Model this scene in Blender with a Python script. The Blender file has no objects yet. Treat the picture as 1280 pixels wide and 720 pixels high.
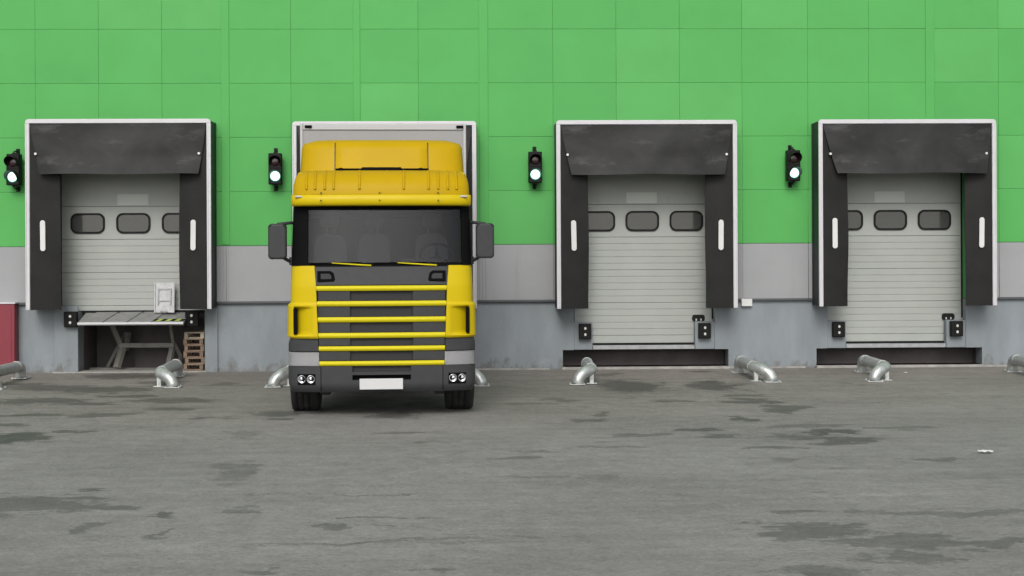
import bpy, bmesh, math, random
from mathutils import Vector, Matrix
random.seed(7)
R = math.radians
scene = bpy.context.scene
COL = scene.collection

# ------------------------------------------------------------------ camera model (also used to read positions off the wall plane)
CAM = Vector((0, -28, 2.14)); FPX = 1860.0; HY = 320.0
th, ro = R(1.55), R(0.28)
F = Vector((math.sin(th), math.cos(th), 0))
R0 = Vector((math.cos(th), -math.sin(th), 0)); U0 = Vector((0, 0, 1))
RV = R0 * math.cos(ro) - U0 * math.sin(ro)
UV = U0 * math.cos(ro) + R0 * math.sin(ro)
def ray(px, py): return F + RV * ((px - 640) / FPX) + UV * ((HY - py) / FPX)
def at(px, py, Y=0.0):
    d = ray(px, py); return CAM + d * ((Y - CAM.y) / d.y)
def ground(px, py):
    d = ray(px, py); return CAM + d * (-CAM.z / d.z)
def X(px, Y=0.0, py=320): return at(px, py, Y).x
def Z(py, Y=0.0, px=640): return at(px, py, Y).z

cd = bpy.data.cameras.new('camera'); cam = bpy.data.objects.new('camera', cd); COL.objects.link(cam)
cd.sensor_width = 36; cd.lens = FPX / 1280 * 36; cd.shift_y = (HY - 360) / 1280
cd.clip_start = .1; cd.clip_end = 2000
cam.matrix_world = Matrix(((RV.x, UV.x, -F.x, CAM.x), (RV.y, UV.y, -F.y, CAM.y), (RV.z, UV.z, -F.z, CAM.z), (0, 0, 0, 1)))
scene.camera = cam

# ------------------------------------------------------------------ mesh helpers
class MB:
    def __init__(s): s.bm = bmesh.new(); s.smooth = []
    def _mark(s, faces, mi, sm):
        for f in faces: f.material_index = mi; f.smooth = sm
    def box(s, x0, x1, y0, y1, z0, z1, mi=0, bev=0.0, seg=2, rot=None, sm=False):
        t = bmesh.new()
        bmesh.ops.create_cube(t, size=1)
        for v in t.verts:
            v.co = Vector(((x0 + x1) / 2 + v.co.x * (x1 - x0), (y0 + y1) / 2 + v.co.y * (y1 - y0), (z0 + z1) / 2 + v.co.z * (z1 - z0)))
        if bev > 0:
            bmesh.ops.bevel(t, geom=list(t.edges), offset=bev, segments=seg, profile=.5, affect='EDGES')
        t.normal_update(); flat = {f.index for f in t.faces if False}
        t.faces.ensure_lookup_table(); flat = set(f.index for f in t.faces if max(abs(f.normal.x), abs(f.normal.y), abs(f.normal.z)) > .9999)
        if rot:
            c = Vector(((x0 + x1) / 2, (y0 + y1) / 2, (z0 + z1) / 2))
            m = Matrix.Translation(c) @ rot.to_4x4() @ Matrix.Translation(-c)
            t.transform(m)
        s._merge(t, mi, sm or bev > 0, flat); return s
    def _merge(s, t, mi, sm, flat=()):
        mp = {}
        for v in t.verts: mp[v] = s.bm.verts.new(v.co)
        for f in t.faces:
            try: nf = s.bm.faces.new([mp[v] for v in f.verts])
            except ValueError: continue
            nf.material_index = mi; nf.smooth = sm and f.index not in flat
        t.free()
    def prism(s, pts, a0, a1, axis='y', mi=0, bev=0, seg=2, sm=False):
        """pts: 2D outline (x,z) if axis y; (y,z) if axis x; (x,y) if axis z"""
        t = bmesh.new()
        def P(p, a):
            return Vector((p[0], a, p[1])) if axis == 'y' else Vector((a, p[0], p[1])) if axis == 'x' else Vector((p[0], p[1], a))
        lo = [t.verts.new(P(p, a0)) for p in pts]; hi = [t.verts.new(P(p, a1)) for p in pts]
        n = len(pts); t.faces.new(lo); t.faces.new(hi[::-1])
        for i in range(n): t.faces.new([lo[i], hi[i], hi[(i + 1) % n], lo[(i + 1) % n]])
        bmesh.ops.recalc_face_normals(t, faces=t.faces)
        if bev: bmesh.ops.bevel(t, geom=list(t.edges), offset=bev, segments=seg, profile=.5, affect='EDGES')
        t.normal_update(); t.faces.ensure_lookup_table(); t.faces.index_update()
        flat = set(f.index for f in t.faces if max(abs(f.normal.x), abs(f.normal.y), abs(f.normal.z)) > .9999)
        s._merge(t, mi, sm or bev > 0, flat); return s
    def tube(s, pts, r, n=16, mi=0, cap=True, sm=True):
        pts = [Vector(p) for p in pts]
        rr = r if isinstance(r, (list, tuple)) else [r] * len(pts)
        rings = []; up = None
        for i, p in enumerate(pts):
            d = (pts[min(i + 1, len(pts) - 1)] - pts[max(i - 1, 0)]).normalized()
            if up is None:
                up = Vector((0, 0, 1)) if abs(d.z) < .9 else Vector((1, 0, 0))
            a = (up - d * up.dot(d)).normalized(); b = d.cross(a); up = a
            rings.append([s.bm.verts.new(p + (a * math.cos(2 * math.pi * k / n) + b * math.sin(2 * math.pi * k / n)) * rr[i]) for k in range(n)])
        for i in range(len(rings) - 1):
            for k in range(n):
                f = s.bm.faces.new([rings[i][k], rings[i][(k + 1) % n], rings[i + 1][(k + 1) % n], rings[i + 1][k]])
                f.material_index = mi; f.smooth = sm
        if cap:
            for q in (rings[0][::-1], rings[-1]):
                f = s.bm.faces.new(q); f.material_index = mi
        return s
    def disc(s, c, r, y0, y1, n=28, mi=0):            # short cylinder along y
        return s.tube([(c[0], y0, c[1]), (c[0], y1, c[1])], r, n=n, mi=mi)
    def lathe(s, prof, c, axis='x', n=40, mi=0):      # prof [(radius, along)]
        rings = []
        for r, a in prof:
            ring = []
            for k in range(n):
                q = 2 * math.pi * k / n; u, v = math.cos(q) * r, math.sin(q) * r
                co = Vector((a, u, v)) if axis == 'x' else Vector((u, a, v)) if axis == 'y' else Vector((u, v, a))
                ring.append(s.bm.verts.new(co + Vector(c)))
            rings.append(ring)
        for i in range(len(rings) - 1):
            for k in range(n):
                f = s.bm.faces.new([rings[i][k], rings[i][(k + 1) % n], rings[i + 1][(k + 1) % n], rings[i + 1][k]])
                f.material_index = mi; f.smooth = True
        for q in (rings[0][::-1], rings[-1]):
            f = s.bm.faces.new(q); f.material_index = mi
        return s
    def solid(s, front, back, mi=0, sm=True):
        """closed slab from two equal grids of points"""
        nr, nc = len(front), len(front[0])
        A = [[s.bm.verts.new(p) for p in row] for row in front]; B = [[s.bm.verts.new(p) for p in row] for row in back]
        def fc(v, smo):
            try: f = s.bm.faces.new(v); f.material_index = mi; f.smooth = smo
            except ValueError: pass
        for i in range(nr - 1):
            for j in range(nc - 1):
                fc([A[i][j], A[i][j + 1], A[i + 1][j + 1], A[i + 1][j]], sm)
                fc([B[i][j], B[i + 1][j], B[i + 1][j + 1], B[i][j + 1]], sm)
        # rim with its own vertices so that shading stays crisp
        def rim(a, b):
            for k in range(len(a) - 1):
                fc([s.bm.verts.new(a[k].co), s.bm.verts.new(a[k + 1].co), s.bm.verts.new(b[k + 1].co), s.bm.verts.new(b[k].co)], False)
        rim(A[0], B[0]); rim(A[-1], B[-1]); rim([r[0] for r in A], [r[0] for r in B]); rim([r[-1] for r in A], [r[-1] for r in B])
        return s
    def build(s, name, mats, parent=None, loc=None):
        bmesh.ops.recalc_face_normals(s.bm, faces=s.bm.faces)
        me = bpy.data.meshes.new(name); s.bm.to_mesh(me); s.bm.free()
        for m in (mats if isinstance(mats, (list, tuple)) else [mats]): me.materials.append(m)
        o = bpy.data.objects.new(name, me); COL.objects.link(o)
        if parent: o.parent = parent
        if loc: o.location = loc
        return o

def tag(o, label=None, cat=None, group=None, kind=None):
    if label: o['label'] = label
    if cat: o['category'] = cat
    if group: o['group'] = group
    if kind: o['kind'] = kind
    return o
def empty(name, loc, label, cat, group=None, rz=0):
    o = bpy.data.objects.new(name, None); COL.objects.link(o)
    o.location = loc; o.rotation_euler = (0, 0, rz); o.empty_display_size = .2
    return tag(o, label, cat, group)
def copy_tree(o, parent=None):
    c = o.copy(); COL.objects.link(c); c.parent = parent
    for ch in [k for k in bpy.data.objects if k.parent == o]: copy_tree(ch, c)
    return c
def rrect(x0, x1, z0, z1, r, n=6):
    out = []
    for cx, cz, a in ((x1 - r, z1 - r, 0), (x0 + r, z1 - r, 90), (x0 + r, z0 + r, 180), (x1 - r, z0 + r, 270)):
        for k in range(n + 1):
            q = R(a + 90 * k / n); out.append((cx + r * math.cos(q), cz + r * math.sin(q)))
    return out
def cut(x0, x1, z0, z1, holes):
    """rectangle minus holes -> list of rectangles"""
    holes = [h for h in holes if h[2] < z1 - .001 and h[3] > z0 + .001]
    xs = sorted({x0, x1} | {v for h in holes for v in h[:2] if x0 < v < x1})
    out = []
    for a, b in zip(xs, xs[1:]):
        m = (a + b) / 2; segs = [(z0, z1)]
        for h in holes:
            if h[0] < m < h[1]:
                ns = []
                for s0, s1 in segs:
                    if h[3] <= s0 or h[2] >= s1: ns.append((s0, s1)); continue
                    if h[2] > s0: ns.append((s0, h[2]))
                    if h[3] < s1: ns.append((h[3], s1))
                segs = ns
        out += [(a, b, s0, s1) for s0, s1 in segs if s1 - s0 > .01 and b - a > .01]
    return out

# ------------------------------------------------------------------ materials
def mat(name, col, rough=.6, metal=0.0, var=.0, vscale=3.0, bump=0.0, bscale=40.0, coat=0.0, spec=None, stretch=(1, 1, 1), rvar=0.0, emit=None, estr=0.0):
    m = bpy.data.materials.new(name); m.use_nodes = True; nt = m.node_tree; n = nt.nodes; L = nt.links
    b = n['Principled BSDF']; b.inputs['Base Color'].default_value = (*col, 1); b.inputs['Roughness'].default_value = rough
    b.inputs['Metallic'].default_value = metal; b.inputs['Coat Weight'].default_value = coat
    if spec is not None: b.inputs['Specular IOR Level'].default_value = spec
    if emit: b.inputs['Emission Color'].default_value = (*emit, 1); b.inputs['Emission Strength'].default_value = estr
    tc = n.new('ShaderNodeTexCoord'); mp = n.new('ShaderNodeMapping'); mp.inputs['Scale'].default_value = stretch
    L.new(tc.outputs['Object'], mp.inputs['Vector'])
    if var or rvar:
        t = n.new('ShaderNodeTexNoise'); t.inputs['Scale'].default_value = vscale; t.inputs['Detail'].default_value = 6; t.inputs['Roughness'].default_value = .62
        L.new(mp.outputs[0], t.inputs['Vector'])
        cr = n.new('ShaderNodeMapRange'); cr.inputs[1].default_value = .3; cr.inputs[2].default_value = .7
        cr.inputs[3].default_value = 1 - var; cr.inputs[4].default_value = 1 + var; L.new(t.outputs[0], cr.inputs[0])
        mx = n.new('ShaderNodeMix'); mx.data_type = 'RGBA'; mx.blend_type = 'MULTIPLY'; mx.inputs[0].default_value = 1
        mx.inputs[6].default_value = (*col, 1); L.new(cr.outputs[0], mx.inputs[7]); L.new(mx.outputs[2], b.inputs['Base Color'])
        if rvar:
            c2 = n.new('ShaderNodeMapRange'); c2.inputs[1].default_value = .3; c2.inputs[2].default_value = .7
            c2.inputs[3].default_value = max(.02, rough - rvar); c2.inputs[4].default_value = min(1, rough + rvar)
            L.new(t.outputs[0], c2.inputs[0]); L.new(c2.outputs[0], b.inputs['Roughness'])
    if bump:
        t2 = n.new('ShaderNodeTexNoise'); t2.inputs['Scale'].default_value = bscale; t2.inputs['Detail'].default_value = 4
        L.new(mp.outputs[0], t2.inputs['Vector'])
        bp = n.new('ShaderNodeBump'); bp.inputs['Strength'].default_value = bump; bp.inputs['Distance'].default_value = .02
        L.new(t2.outputs[0], bp.inputs['Height']); L.new(bp.outputs[0], b.inputs['Normal'])
    return m
M = {}
M['green'] = mat('green_cladding', (.085, .365, .09), .6, spec=.25, var=.06, vscale=.7, bump=.25, bscale=1.6)
M['green_b'] = mat('green_cladding_b', (.095, .378, .099), .6, spec=.25, var=.06, vscale=.8, bump=.25, bscale=1.3)
M['green_c'] = mat('green_cladding_c', (.082, .355, .088), .6, spec=.25, var=.06, vscale=.6, bump=.25, bscale=1.9)
M['grey_clad'] = mat('grey_cladding', (.30, .305, .315), .55, spec=.3, var=.05, vscale=1.2, bump=.2, bscale=1.8)
M['flash'] = mat('metal_flashing', (.07, .075, .08), .5)
M['plinth'] = mat('painted_plinth', (.215, .24, .258), .85, var=.13, vscale=2.2, stretch=(1, 1, .35), bump=.15, bscale=30)
M['back'] = mat('wall_core', (.06, .26, .07), .9)
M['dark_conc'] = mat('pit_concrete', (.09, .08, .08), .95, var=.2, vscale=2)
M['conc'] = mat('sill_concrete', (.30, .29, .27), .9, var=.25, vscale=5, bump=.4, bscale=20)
M['roofing'] = mat('roofing', (.2, .2, .2), .8, var=.1)
M['door'] = mat('door_panel', (.345, .362, .34), .55, spec=.3, var=.05, vscale=1.5, bump=.04, bscale=60)
M['door_plate'] = mat('door_plate', (.44, .47, .435), .45)
M['rubber'] = mat('black_rubber', (.007, .007, .007), .6, spec=.2, var=.3, vscale=6, bump=.2)
M['alu'] = mat('white_aluminium', (.56, .55, .57), .4, var=.05)
M['steel'] = mat('grey_steel', (.33, .34, .35), .5, metal=.3, var=.15, vscale=8)
M['galv'] = mat('galvanised_pipe', (.50, .52, .51), .40, metal=.6, var=.22, vscale=9, bump=.12, bscale=30, rvar=.12)
M['white_mark'] = mat('white_marking', (.60, .60, .59), .5, var=.06)
M['tl_black'] = mat('signal_black', (.007, .007, .007), .5, spec=.2)
M['tl_red'] = mat('red_lens', (.022, .004, .006), .2, coat=.3)
M['tl_green'] = mat('lit_green_lens', (.5, .8, .7), .3, emit=(.72, 1.0, .88), estr=1.6)
M['tl_greenrim'] = mat('green_lens_rim', (.02, .16, .12), .3, emit=(.05, .5, .33), estr=.25)
M['lift'] = mat('lift_paint', (.17, .165, .15), .6, var=.2, vscale=6)
M['plate'] = mat('tread_plate', (.27, .27, .26), .5, metal=.3, var=.2, vscale=7, bump=.5, bscale=120)
M['plate_light'] = mat('bare_aluminium_plate', (.40, .40, .41), .45, metal=.2, var=.2, vscale=12)
M['hazard_y'] = mat('hazard_yellow', (.33, .47, .05), .6)
M['wood'] = mat('pallet_wood', (.19, .135, .095), .85, var=.35, vscale=9, stretch=(1, 1, 4), bump=.2)
M['wood2'] = mat('pallet_wood_pale', (.36, .31, .23), .85, var=.2, vscale=9)
M['red'] = mat('dark_red_paint', (.20, .02, .035), .5, var=.08, vscale=3)
M['bolt'] = mat('bolt_steel', (.6, .6, .58), .35, metal=.4)
M['paper'] = mat('paper_scrap', (.75, .75, .74), .8)
# truck
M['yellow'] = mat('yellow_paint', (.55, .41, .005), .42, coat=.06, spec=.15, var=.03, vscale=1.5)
M['yellow_roof_shaded'] = mat('yellow_paint_roof_shaded', (.44, .285, .002), .45, spec=.12, var=.05, vscale=1.2)  # same yellow paint, the roof's deeper lighting tone put into the colour
M['yellow2'] = mat('yellow_bars', (.58, .50, .01), .45, spec=.2)
M['tgrey'] = mat('grey_plastic', (.040, .041, .043), .5, spec=.25, var=.08, vscale=6, bump=.05, bscale=200)
M['tdark'] = mat('dark_plastic', (.026, .026, .028), .5, spec=.25)
M['tblack'] = mat('black_trim', (.004, .004, .0045), .7, spec=.06)
M['tyre'] = mat('tyre_rubber', (.012, .012, .013), .8, var=.3, vscale=12, bump=.3)
M['rim'] = mat('wheel_rim', (.35, .35, .36), .4, metal=.6, var=.15)
M['chrome'] = mat('reflector_chrome', (.5, .5, .52), .2, metal=1)
M['cargo'] = mat('cargo_box_skin', (.28, .275, .27), .45, var=.05, vscale=1.5, bump=.05, bscale=4)
M['cargo_edge'] = mat('cargo_box_edge', (.40, .40, .40), .4, metal=.2)
M['seat'] = mat('seat_fabric', (.082, .083, .087), .9, var=.15, vscale=8)
M['interior'] = mat('cab_interior', (.012, .0125, .0135), .9)
M['chassis'] = mat('chassis_paint', (.02, .02, .022), .6)
M['plate_white'] = mat('blank_number_plate', (.55, .55, .55), .5)
M['amber'] = mat('amber_lens', (.5, .16, .01), .25)
M['redlens'] = mat('tail_lens', (.35, .01, .01), .25)

def glassmat(name, tint, trans=.6, gloss=.12, rough=.03, base=(.05, .05, .05), fk=1.0):
    m = bpy.data.materials.new(name); m.use_nodes = True; nt = m.node_tree; n = nt.nodes; L = nt.links
    n.remove(n['Principled BSDF']); out = n['Material Output']
    t = n.new('ShaderNodeBsdfTransparent'); t.inputs[0].default_value = (*tint, 1)
    d = n.new('ShaderNodeBsdfDiffuse'); d.inputs[0].default_value = (*base, 1)
    g = n.new('ShaderNodeBsdfGlossy'); g.inputs['Roughness'].default_value = rough
    m1 = n.new('ShaderNodeMixShader'); m1.inputs[0].default_value = 1 - trans
    fr = n.new('ShaderNodeFresnel'); fr.inputs[0].default_value = 1.5
    ad = n.new('ShaderNodeMath'); ad.operation = 'MULTIPLY_ADD'; ad.inputs[1].default_value = fk; ad.inputs[2].default_value = gloss - .04; ad.use_clamp = True
    L.new(fr.outputs[0], ad.inputs[0])
    m2 = n.new('ShaderNodeMixShader'); L.new(ad.outputs[0], m2.inputs[0])
    L.new(t.outputs[0], m1.inputs[1]); L.new(d.outputs[0], m1.inputs[2]); L.new(m1.outputs[0], m2.inputs[1]); L.new(g.outputs[0], m2.inputs[2])
    L.new(m2.outputs[0], out.inputs[0]); return m
M['windscreen'] = glassmat('windscreen_glass', (.80, .81, .83), .98, .042, .0, base=(.06, .062, .065), fk=.42)
M['door_glass'] = glassmat('door_window_glass', (.5, .52, .5), .45, .06, .10, base=(.10, .106, .10))
M['lampglass'] = glassmat('lamp_glass', (.95, .95, .97), .7, .12, .08, base=(.6, .6, .6))
M['reflector'] = mat('lamp_reflector', (.62, .62, .64), .4, metal=.1, var=.15, vscale=8)

def wear(m, col, scale, lo, hi, amt, stretch=(1, 1, 1), ztop=None, zbase=0.0):
    # sparse scuffs or splashed dirt mixed over the base colour
    nt = m.node_tree; n = nt.nodes; L = nt.links; b = n['Principled BSDF']; bc = b.inputs['Base Color']
    tc = n.new('ShaderNodeTexCoord'); mp = n.new('ShaderNodeMapping'); mp.inputs['Scale'].default_value = stretch; L.new(tc.outputs['Object'], mp.inputs['Vector'])
    t = n.new('ShaderNodeTexNoise'); t.inputs['Scale'].default_value = scale; t.inputs['Detail'].default_value = 9; t.inputs['Roughness'].default_value = .7; L.new(mp.outputs[0], t.inputs['Vector'])
    src = t.outputs[0]
    if ztop is not None:
        sx = n.new('ShaderNodeSeparateXYZ'); L.new(tc.outputs['Object'], sx.inputs[0])
        g = n.new('ShaderNodeMapRange'); g.inputs[1].default_value = zbase; g.inputs[2].default_value = ztop; g.inputs[3].default_value = .12; g.inputs[4].default_value = -.25; L.new(sx.outputs['Z'], g.inputs[0])
        a = n.new('ShaderNodeMath'); a.operation = 'ADD'; L.new(src, a.inputs[0]); L.new(g.outputs[0], a.inputs[1]); src = a.outputs[0]
    r = n.new('ShaderNodeMapRange'); r.inputs[1].default_value = lo; r.inputs[2].default_value = hi; r.inputs[3].default_value = 0; r.inputs[4].default_value = amt; L.new(src, r.inputs[0])
    mx = n.new('ShaderNodeMix'); mx.data_type = 'RGBA'; L.new(r.outputs[0], mx.inputs[0])
    if bc.links: L.new(bc.links[0].from_socket, mx.inputs[6])
    else: mx.inputs[6].default_value = bc.default_value
    mx.inputs[7].default_value = (*col, 1); L.new(mx.outputs[2], bc); return m
wear(M['plinth'], (.11, .10, .085), 5, .52, .66, .6, (1, 1, .6), ztop=.55)
wear(M['plinth'], (.30, .31, .31), 1.2, .62, .68, .35, (1, 1, 1.5))
wear(M['grey_clad'], (.24, .235, .225), 2.5, .58, .72, .5, (1.5, 1, .12))
wear(M['tyre'], (.09, .085, .075), 9, .5, .7, .5)
wear(M['door'], (.22, .23, .205), 4, .62, .74, .4, (1, 1, .35))
def fabric():
    m = mat('shelter_fabric', (.026, .026, .028), .55, spec=.25, bump=.25, bscale=5)
    nt = m.node_tree; n = nt.nodes; L = nt.links; b = n['Principled BSDF']
    tc = n.new('ShaderNodeTexCoord'); t = n.new('ShaderNodeTexNoise'); t.inputs['Scale'].default_value = 1.6; t.inputs['Detail'].default_value = 5
    t.inputs['Distortion'].default_value = .6; L.new(tc.outputs['Object'], t.inputs['Vector'])
    r = n.new('ShaderNodeValToRGB'); r.color_ramp.elements[0].position = .34; r.color_ramp.elements[0].color = (.008, .008, .0082, 1)
    r.color_ramp.elements[1].position = .68; r.color_ramp.elements[1].color = (.024, .024, .0245, 1)
    L.new(t.outputs[0], r.inputs[0]); L.new(r.outputs[0], b.inputs['Base Color']); wear(m, (.10, .10, .10), 2.2, .56, .74, .55, (.5, 1, 1.6)); return m
M['fabric'] = fabric()
M['curtain'] = mat('curtain_rubber', (.0145, .0145, .0142), .6, spec=.2, var=.25, vscale=2.5, bump=.12, bscale=6)
wear(M['curtain'], (.16, .16, .155), 5, .70, .74, .5, (1.6, 1, .45))
M['fabric_side'] = mat('shelter_side_fabric', (.014, .02, .021), .6, var=.25, vscale=2.5, bump=.15, bscale=8)

# asphalt
def asphalt():
    m = bpy.data.materials.new('asphalt'); m.use_nodes = True; nt = m.node_tree; n = nt.nodes; L = nt.links
    b = n['Principled BSDF']
    def new(t, **k):
        q = n.new(t)
        for a, v in k.items(): setattr(q, a, v)
        return q
    def noise(scale, detail=5, rough=.6, vec=None, dist=0):
        q = new('ShaderNodeTexNoise'); q.inputs['Scale'].default_value = scale; q.inputs['Detail'].default_value = detail
        q.inputs['Roughness'].default_value = rough; q.inputs['Distortion'].default_value = dist
        L.new(vec, q.inputs['Vector']); return q
    def mr(src, a, bb, c, d):
        q = new('ShaderNodeMapRange'); q.inputs[1].default_value = a; q.inputs[2].default_value = bb; q.inputs[3].default_value = c; q.inputs[4].default_value = d
        L.new(src, q.inputs[0]); return q.outputs[0]
    def math_(op, a, bb=None, c=None, clamp=False):
        q = new('ShaderNodeMath', operation=op); q.use_clamp = clamp
        for i, v in enumerate((a, bb, c)):
            if v is None: continue
            if isinstance(v, (int, float)): q.inputs[i].default_value = v
            else: L.new(v, q.inputs[i])
        return q.outputs[0]
    tc = new('ShaderNodeTexCoord'); P = tc.outputs['Object']
    # distorted position
    nz = noise(1.3, 6, .65, P)
    sub = new('ShaderNodeVectorMath', operation='SUBTRACT'); L.new(nz.outputs['Color'], sub.inputs[0]); sub.inputs[1].default_value = (.5, .5, .5)
    mul = new('ShaderNodeVectorMath', operation='MULTIPLY'); L.new(sub.outputs[0], mul.inputs[0]); mul.inputs[1].default_value = (1.5, 1.2, 0)
    add = new('ShaderNodeVectorMath', operation='ADD'); L.new(P, add.inputs[0]); L.new(mul.outputs[0], add.inputs[1]); D = add.outputs[0]
    # damp patches: (pixel centre, half sizes, strength)
    spots = [(45, 632, 75, 12, .65), (120, 634, 60, 4, .65), (118, 612, 14, 3, .8), (104, 657, 22, 6, .55), (218, 640, 20, 4, .8), (190, 666, 10, 4, .6),
             (20, 548, 30, 7, 1), (15, 533, 30, 2, .8), (785, 482, 42, 8, 1), (890, 481, 36, 6, .9), (760, 517, 14, 2.5, .7), (928, 523, 13, 3, .9),
             (975, 512, 18, 4, .8), (940, 500, 26, 3, .8), (1060, 548, 26, 4, .8), (990, 545, 40, 3, .6), (1005, 664, 70, 9, .6), (1130, 676, 70, 9, .55),
             (1180, 642, 110, 4, .5), (1145, 697, 55, 6, .5), (1040, 715, 40, 7, .5), (1010, 533, 60, 3, .5),
             (130, 487, 60, 4, .8), (50, 502, 60, 4, .8), (215, 500, 50, 3, .7), (120, 520, 40, 3, .7), (60, 484, 50, 4, .7), (300, 590, 30, 12, .45), (310, 545, 22, 6, .35),
             (350, 518, 26, 3, .7), (500, 519, 22, 4, .8), (540, 500, 30, 6, .6), (430, 500, 50, 8, .6), (536, 555, 12, 2, .6), (505, 541, 28, 1.5, .6),
             (470, 646, 40, 1.5, .6), (430, 656, 40, 1.5, .7), (295, 635, 30, 3, .5), (170, 470, 60, 3, .7), (1005, 640, 20, 2, .6), (330, 712, 24, 5, .5), (528, 714, 14, 4, .6), (1240, 680, 40, 6, .6), (1130, 535, 40, 2, .45),
             (700, 500, 20, 2, .6), (735, 525, 24, 2, .7), (800, 545, 40, 1.6, .6), (870, 538, 30, 2, .8), (905, 545, 22, 2, .7), (960, 560, 30, 1.6, .6), (1040, 540, 30, 2, .9),
             (1045, 553, 22, 1.6, .8), (930, 493, 30, 2, .7), (840, 500, 24, 1.6, .6), (985, 508, 20, 3, .8), (760, 467, 20, 2, .6), (880, 465, 14, 1.4, .8), (30, 480, 40, 2, .7), (110, 505, 30, 2, .8), (160, 495, 36, 2, .8),
             (215, 512, 30, 2, .7), (265, 525, 24, 1.6, .6), (90, 540, 30, 1.5, .7), (40, 520, 36, 2, .7), (200, 478, 30, 2, .6), (280, 480, 30, 2, .6), (345, 525, 20, 1.5, .8), (665, 505, 50, 2, .4), (760, 560, 50, 1.5, .5), (660, 568, 30, 1.5, .5), (1165, 574, 30, 1.5, .6), (690, 596, 60, 1.5, .35)]
    mj = new('ShaderNodeMapping'); mj.inputs['Scale'].default_value = (1.6, 3.2, 1); L.new(P, mj.inputs[0])
    jn = noise(1.5, 8, .7, mj.outputs[0], .2); jag = mr(jn.outputs[0], .3, .7, -.75, .75)
    acc = None
    for px, py, hw, hh, st in spots:
        c = ground(px, py); dpt = (c - CAM).dot(F)
        rx = hw * dpt / FPX; ry = abs(ground(px, py - hh).y - ground(px, py + hh).y) / 2
        s1 = new('ShaderNodeVectorMath', operation='SUBTRACT'); L.new(D, s1.inputs[0]); s1.inputs[1].default_value = (c.x, c.y, 0)
        s2 = new('ShaderNodeVectorMath', operation='MULTIPLY'); L.new(s1.outputs[0], s2.inputs[0]); s2.inputs[1].default_value = (1 / rx, 1 / ry, 0)
        ln = new('ShaderNodeVectorMath', operation='LENGTH'); L.new(s2.outputs[0], ln.inputs[0])
        v = mr(math_('ADD', ln.outputs['Value'], jag), 1.08, .92, 0, st)
        acc = v if acc is None else math_('MAXIMUM', acc, v)
    # scattered little damp spots everywhere
    mp = new('ShaderNodeMapping'); mp.inputs['Scale'].default_value = (.8, 1, 1); L.new(P, mp.inputs[0])
    sm_ = noise(1.1, 7, .62, mp.outputs[0], .3)
    big = noise(.16, 2, .5, P)
    thr = math_('ADD', sm_.outputs[0], mr(big.outputs[0], .35, .65, -.07, .03))
    speck = mr(thr, .635, .665, 0, .55)
    acc = math_('MAXIMUM', acc, speck)
    mq = new('ShaderNodeMapping'); mq.inputs['Scale'].default_value = (.75, 1.25, 1); mq.inputs['Location'].default_value = (3.1, 7.7, 0); L.new(P, mq.inputs[0])
    fine = noise(2.6, 8, .66, mq.outputs[0], .5); patchy = noise(.3, 3, .5, mq.outputs[0]); sy = new('ShaderNodeSeparateXYZ'); L.new(P, sy.inputs[0])
    ft = math_('ADD', fine.outputs[0], mr(patchy.outputs[0], .35, .65, -.09, .035)); ft = math_('ADD', ft, mr(sy.outputs['Y'], -14, -5, -.045, .012))
    acc = math_('MAXIMUM', acc, mr(ft, .64, .675, 0, .6))
    # base colour
    c1 = noise(.35, 6, .6, P); c2 = noise(4, 6, .7, P); c3 = noise(120, 3, .7, P); c4 = noise(22, 5, .75, P)
    v = mr(c1.outputs[0], .3, .7, .86, 1.12)
    v = math_('MULTIPLY', v, mr(c2.outputs[0], .3, .7, .85, 1.14))
    v = math_('MULTIPLY', v, mr(c3.outputs[0], .25, .75, .8, 1.2))
    v = math_('MULTIPLY', v, mr(c4.outputs[0], .3, .7, .80, 1.2))
    # tyre lanes: faint worn streaks across
    mp2 = new('ShaderNodeMapping'); mp2.inputs['Scale'].default_value = (.12, 2.2, 1); mp2.inputs['Rotation'].default_value = (0, 0, .04); L.new(P, mp2.inputs[0])
    st = noise(1, 6, .65, mp2.outputs[0], .4)
    v = math_('MULTIPLY', v, mr(st.outputs[0], .3, .7, .9, 1.1))
    # cracks
    vo = new('ShaderNodeTexVoronoi', feature='DISTANCE_TO_EDGE'); vo.inputs['Scale'].default_value = .33
    mc = new('ShaderNodeMapping'); mc.inputs['Scale'].default_value = (.45, 1.3, 1); L.new(D, mc.inputs[0]); L.new(mc.outputs[0], vo.inputs['Vector'])
    crk = mr(vo.outputs['Distance'], .004, .011, 1, 0)
    cm = noise(.4, 3, .5, P); crk = math_('MULTIPLY', crk, mr(cm.outputs[0], .56, .64, 0, 1))
    v = math_('MULTIPLY', v, math_('SUBTRACT', 1.0, math_('MULTIPLY', crk, .28)))
    wet = math_('SUBTRACT', 1.0, math_('MULTIPLY', acc, .62))
    v = math_('MULTIPLY', v, wet)
    # base tint turns darker and browner towards the wall
    tint = new('ShaderNodeMix', data_type='RGBA'); tint.inputs[6].default_value = (.242, .241, .226, 1); tint.inputs[7].default_value = (.222, .208, .188, 1)
    sx = new('ShaderNodeSeparateXYZ'); L.new(P, sx.inputs[0])
    L.new(mr(sx.outputs['Y'], -12, -2, 0, 1), tint.inputs[0])
    mx = new('ShaderNodeMix', data_type='RGBA', blend_type='MULTIPLY'); mx.inputs[0].default_value = 1
    L.new(tint.outputs[2], mx.inputs[6]); L.new(v, mx.inputs[7]); L.new(mx.outputs[2], b.inputs['Base Color'])
    L.new(mr(acc, 0, 1, .9, .5), b.inputs['Roughness'])
    b.inputs['Specular IOR Level'].default_value = .2
    h = math_('ADD', math_('MULTIPLY', c2.outputs[0], 1.5), math_('MULTIPLY', c4.outputs[0], .5))
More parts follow.
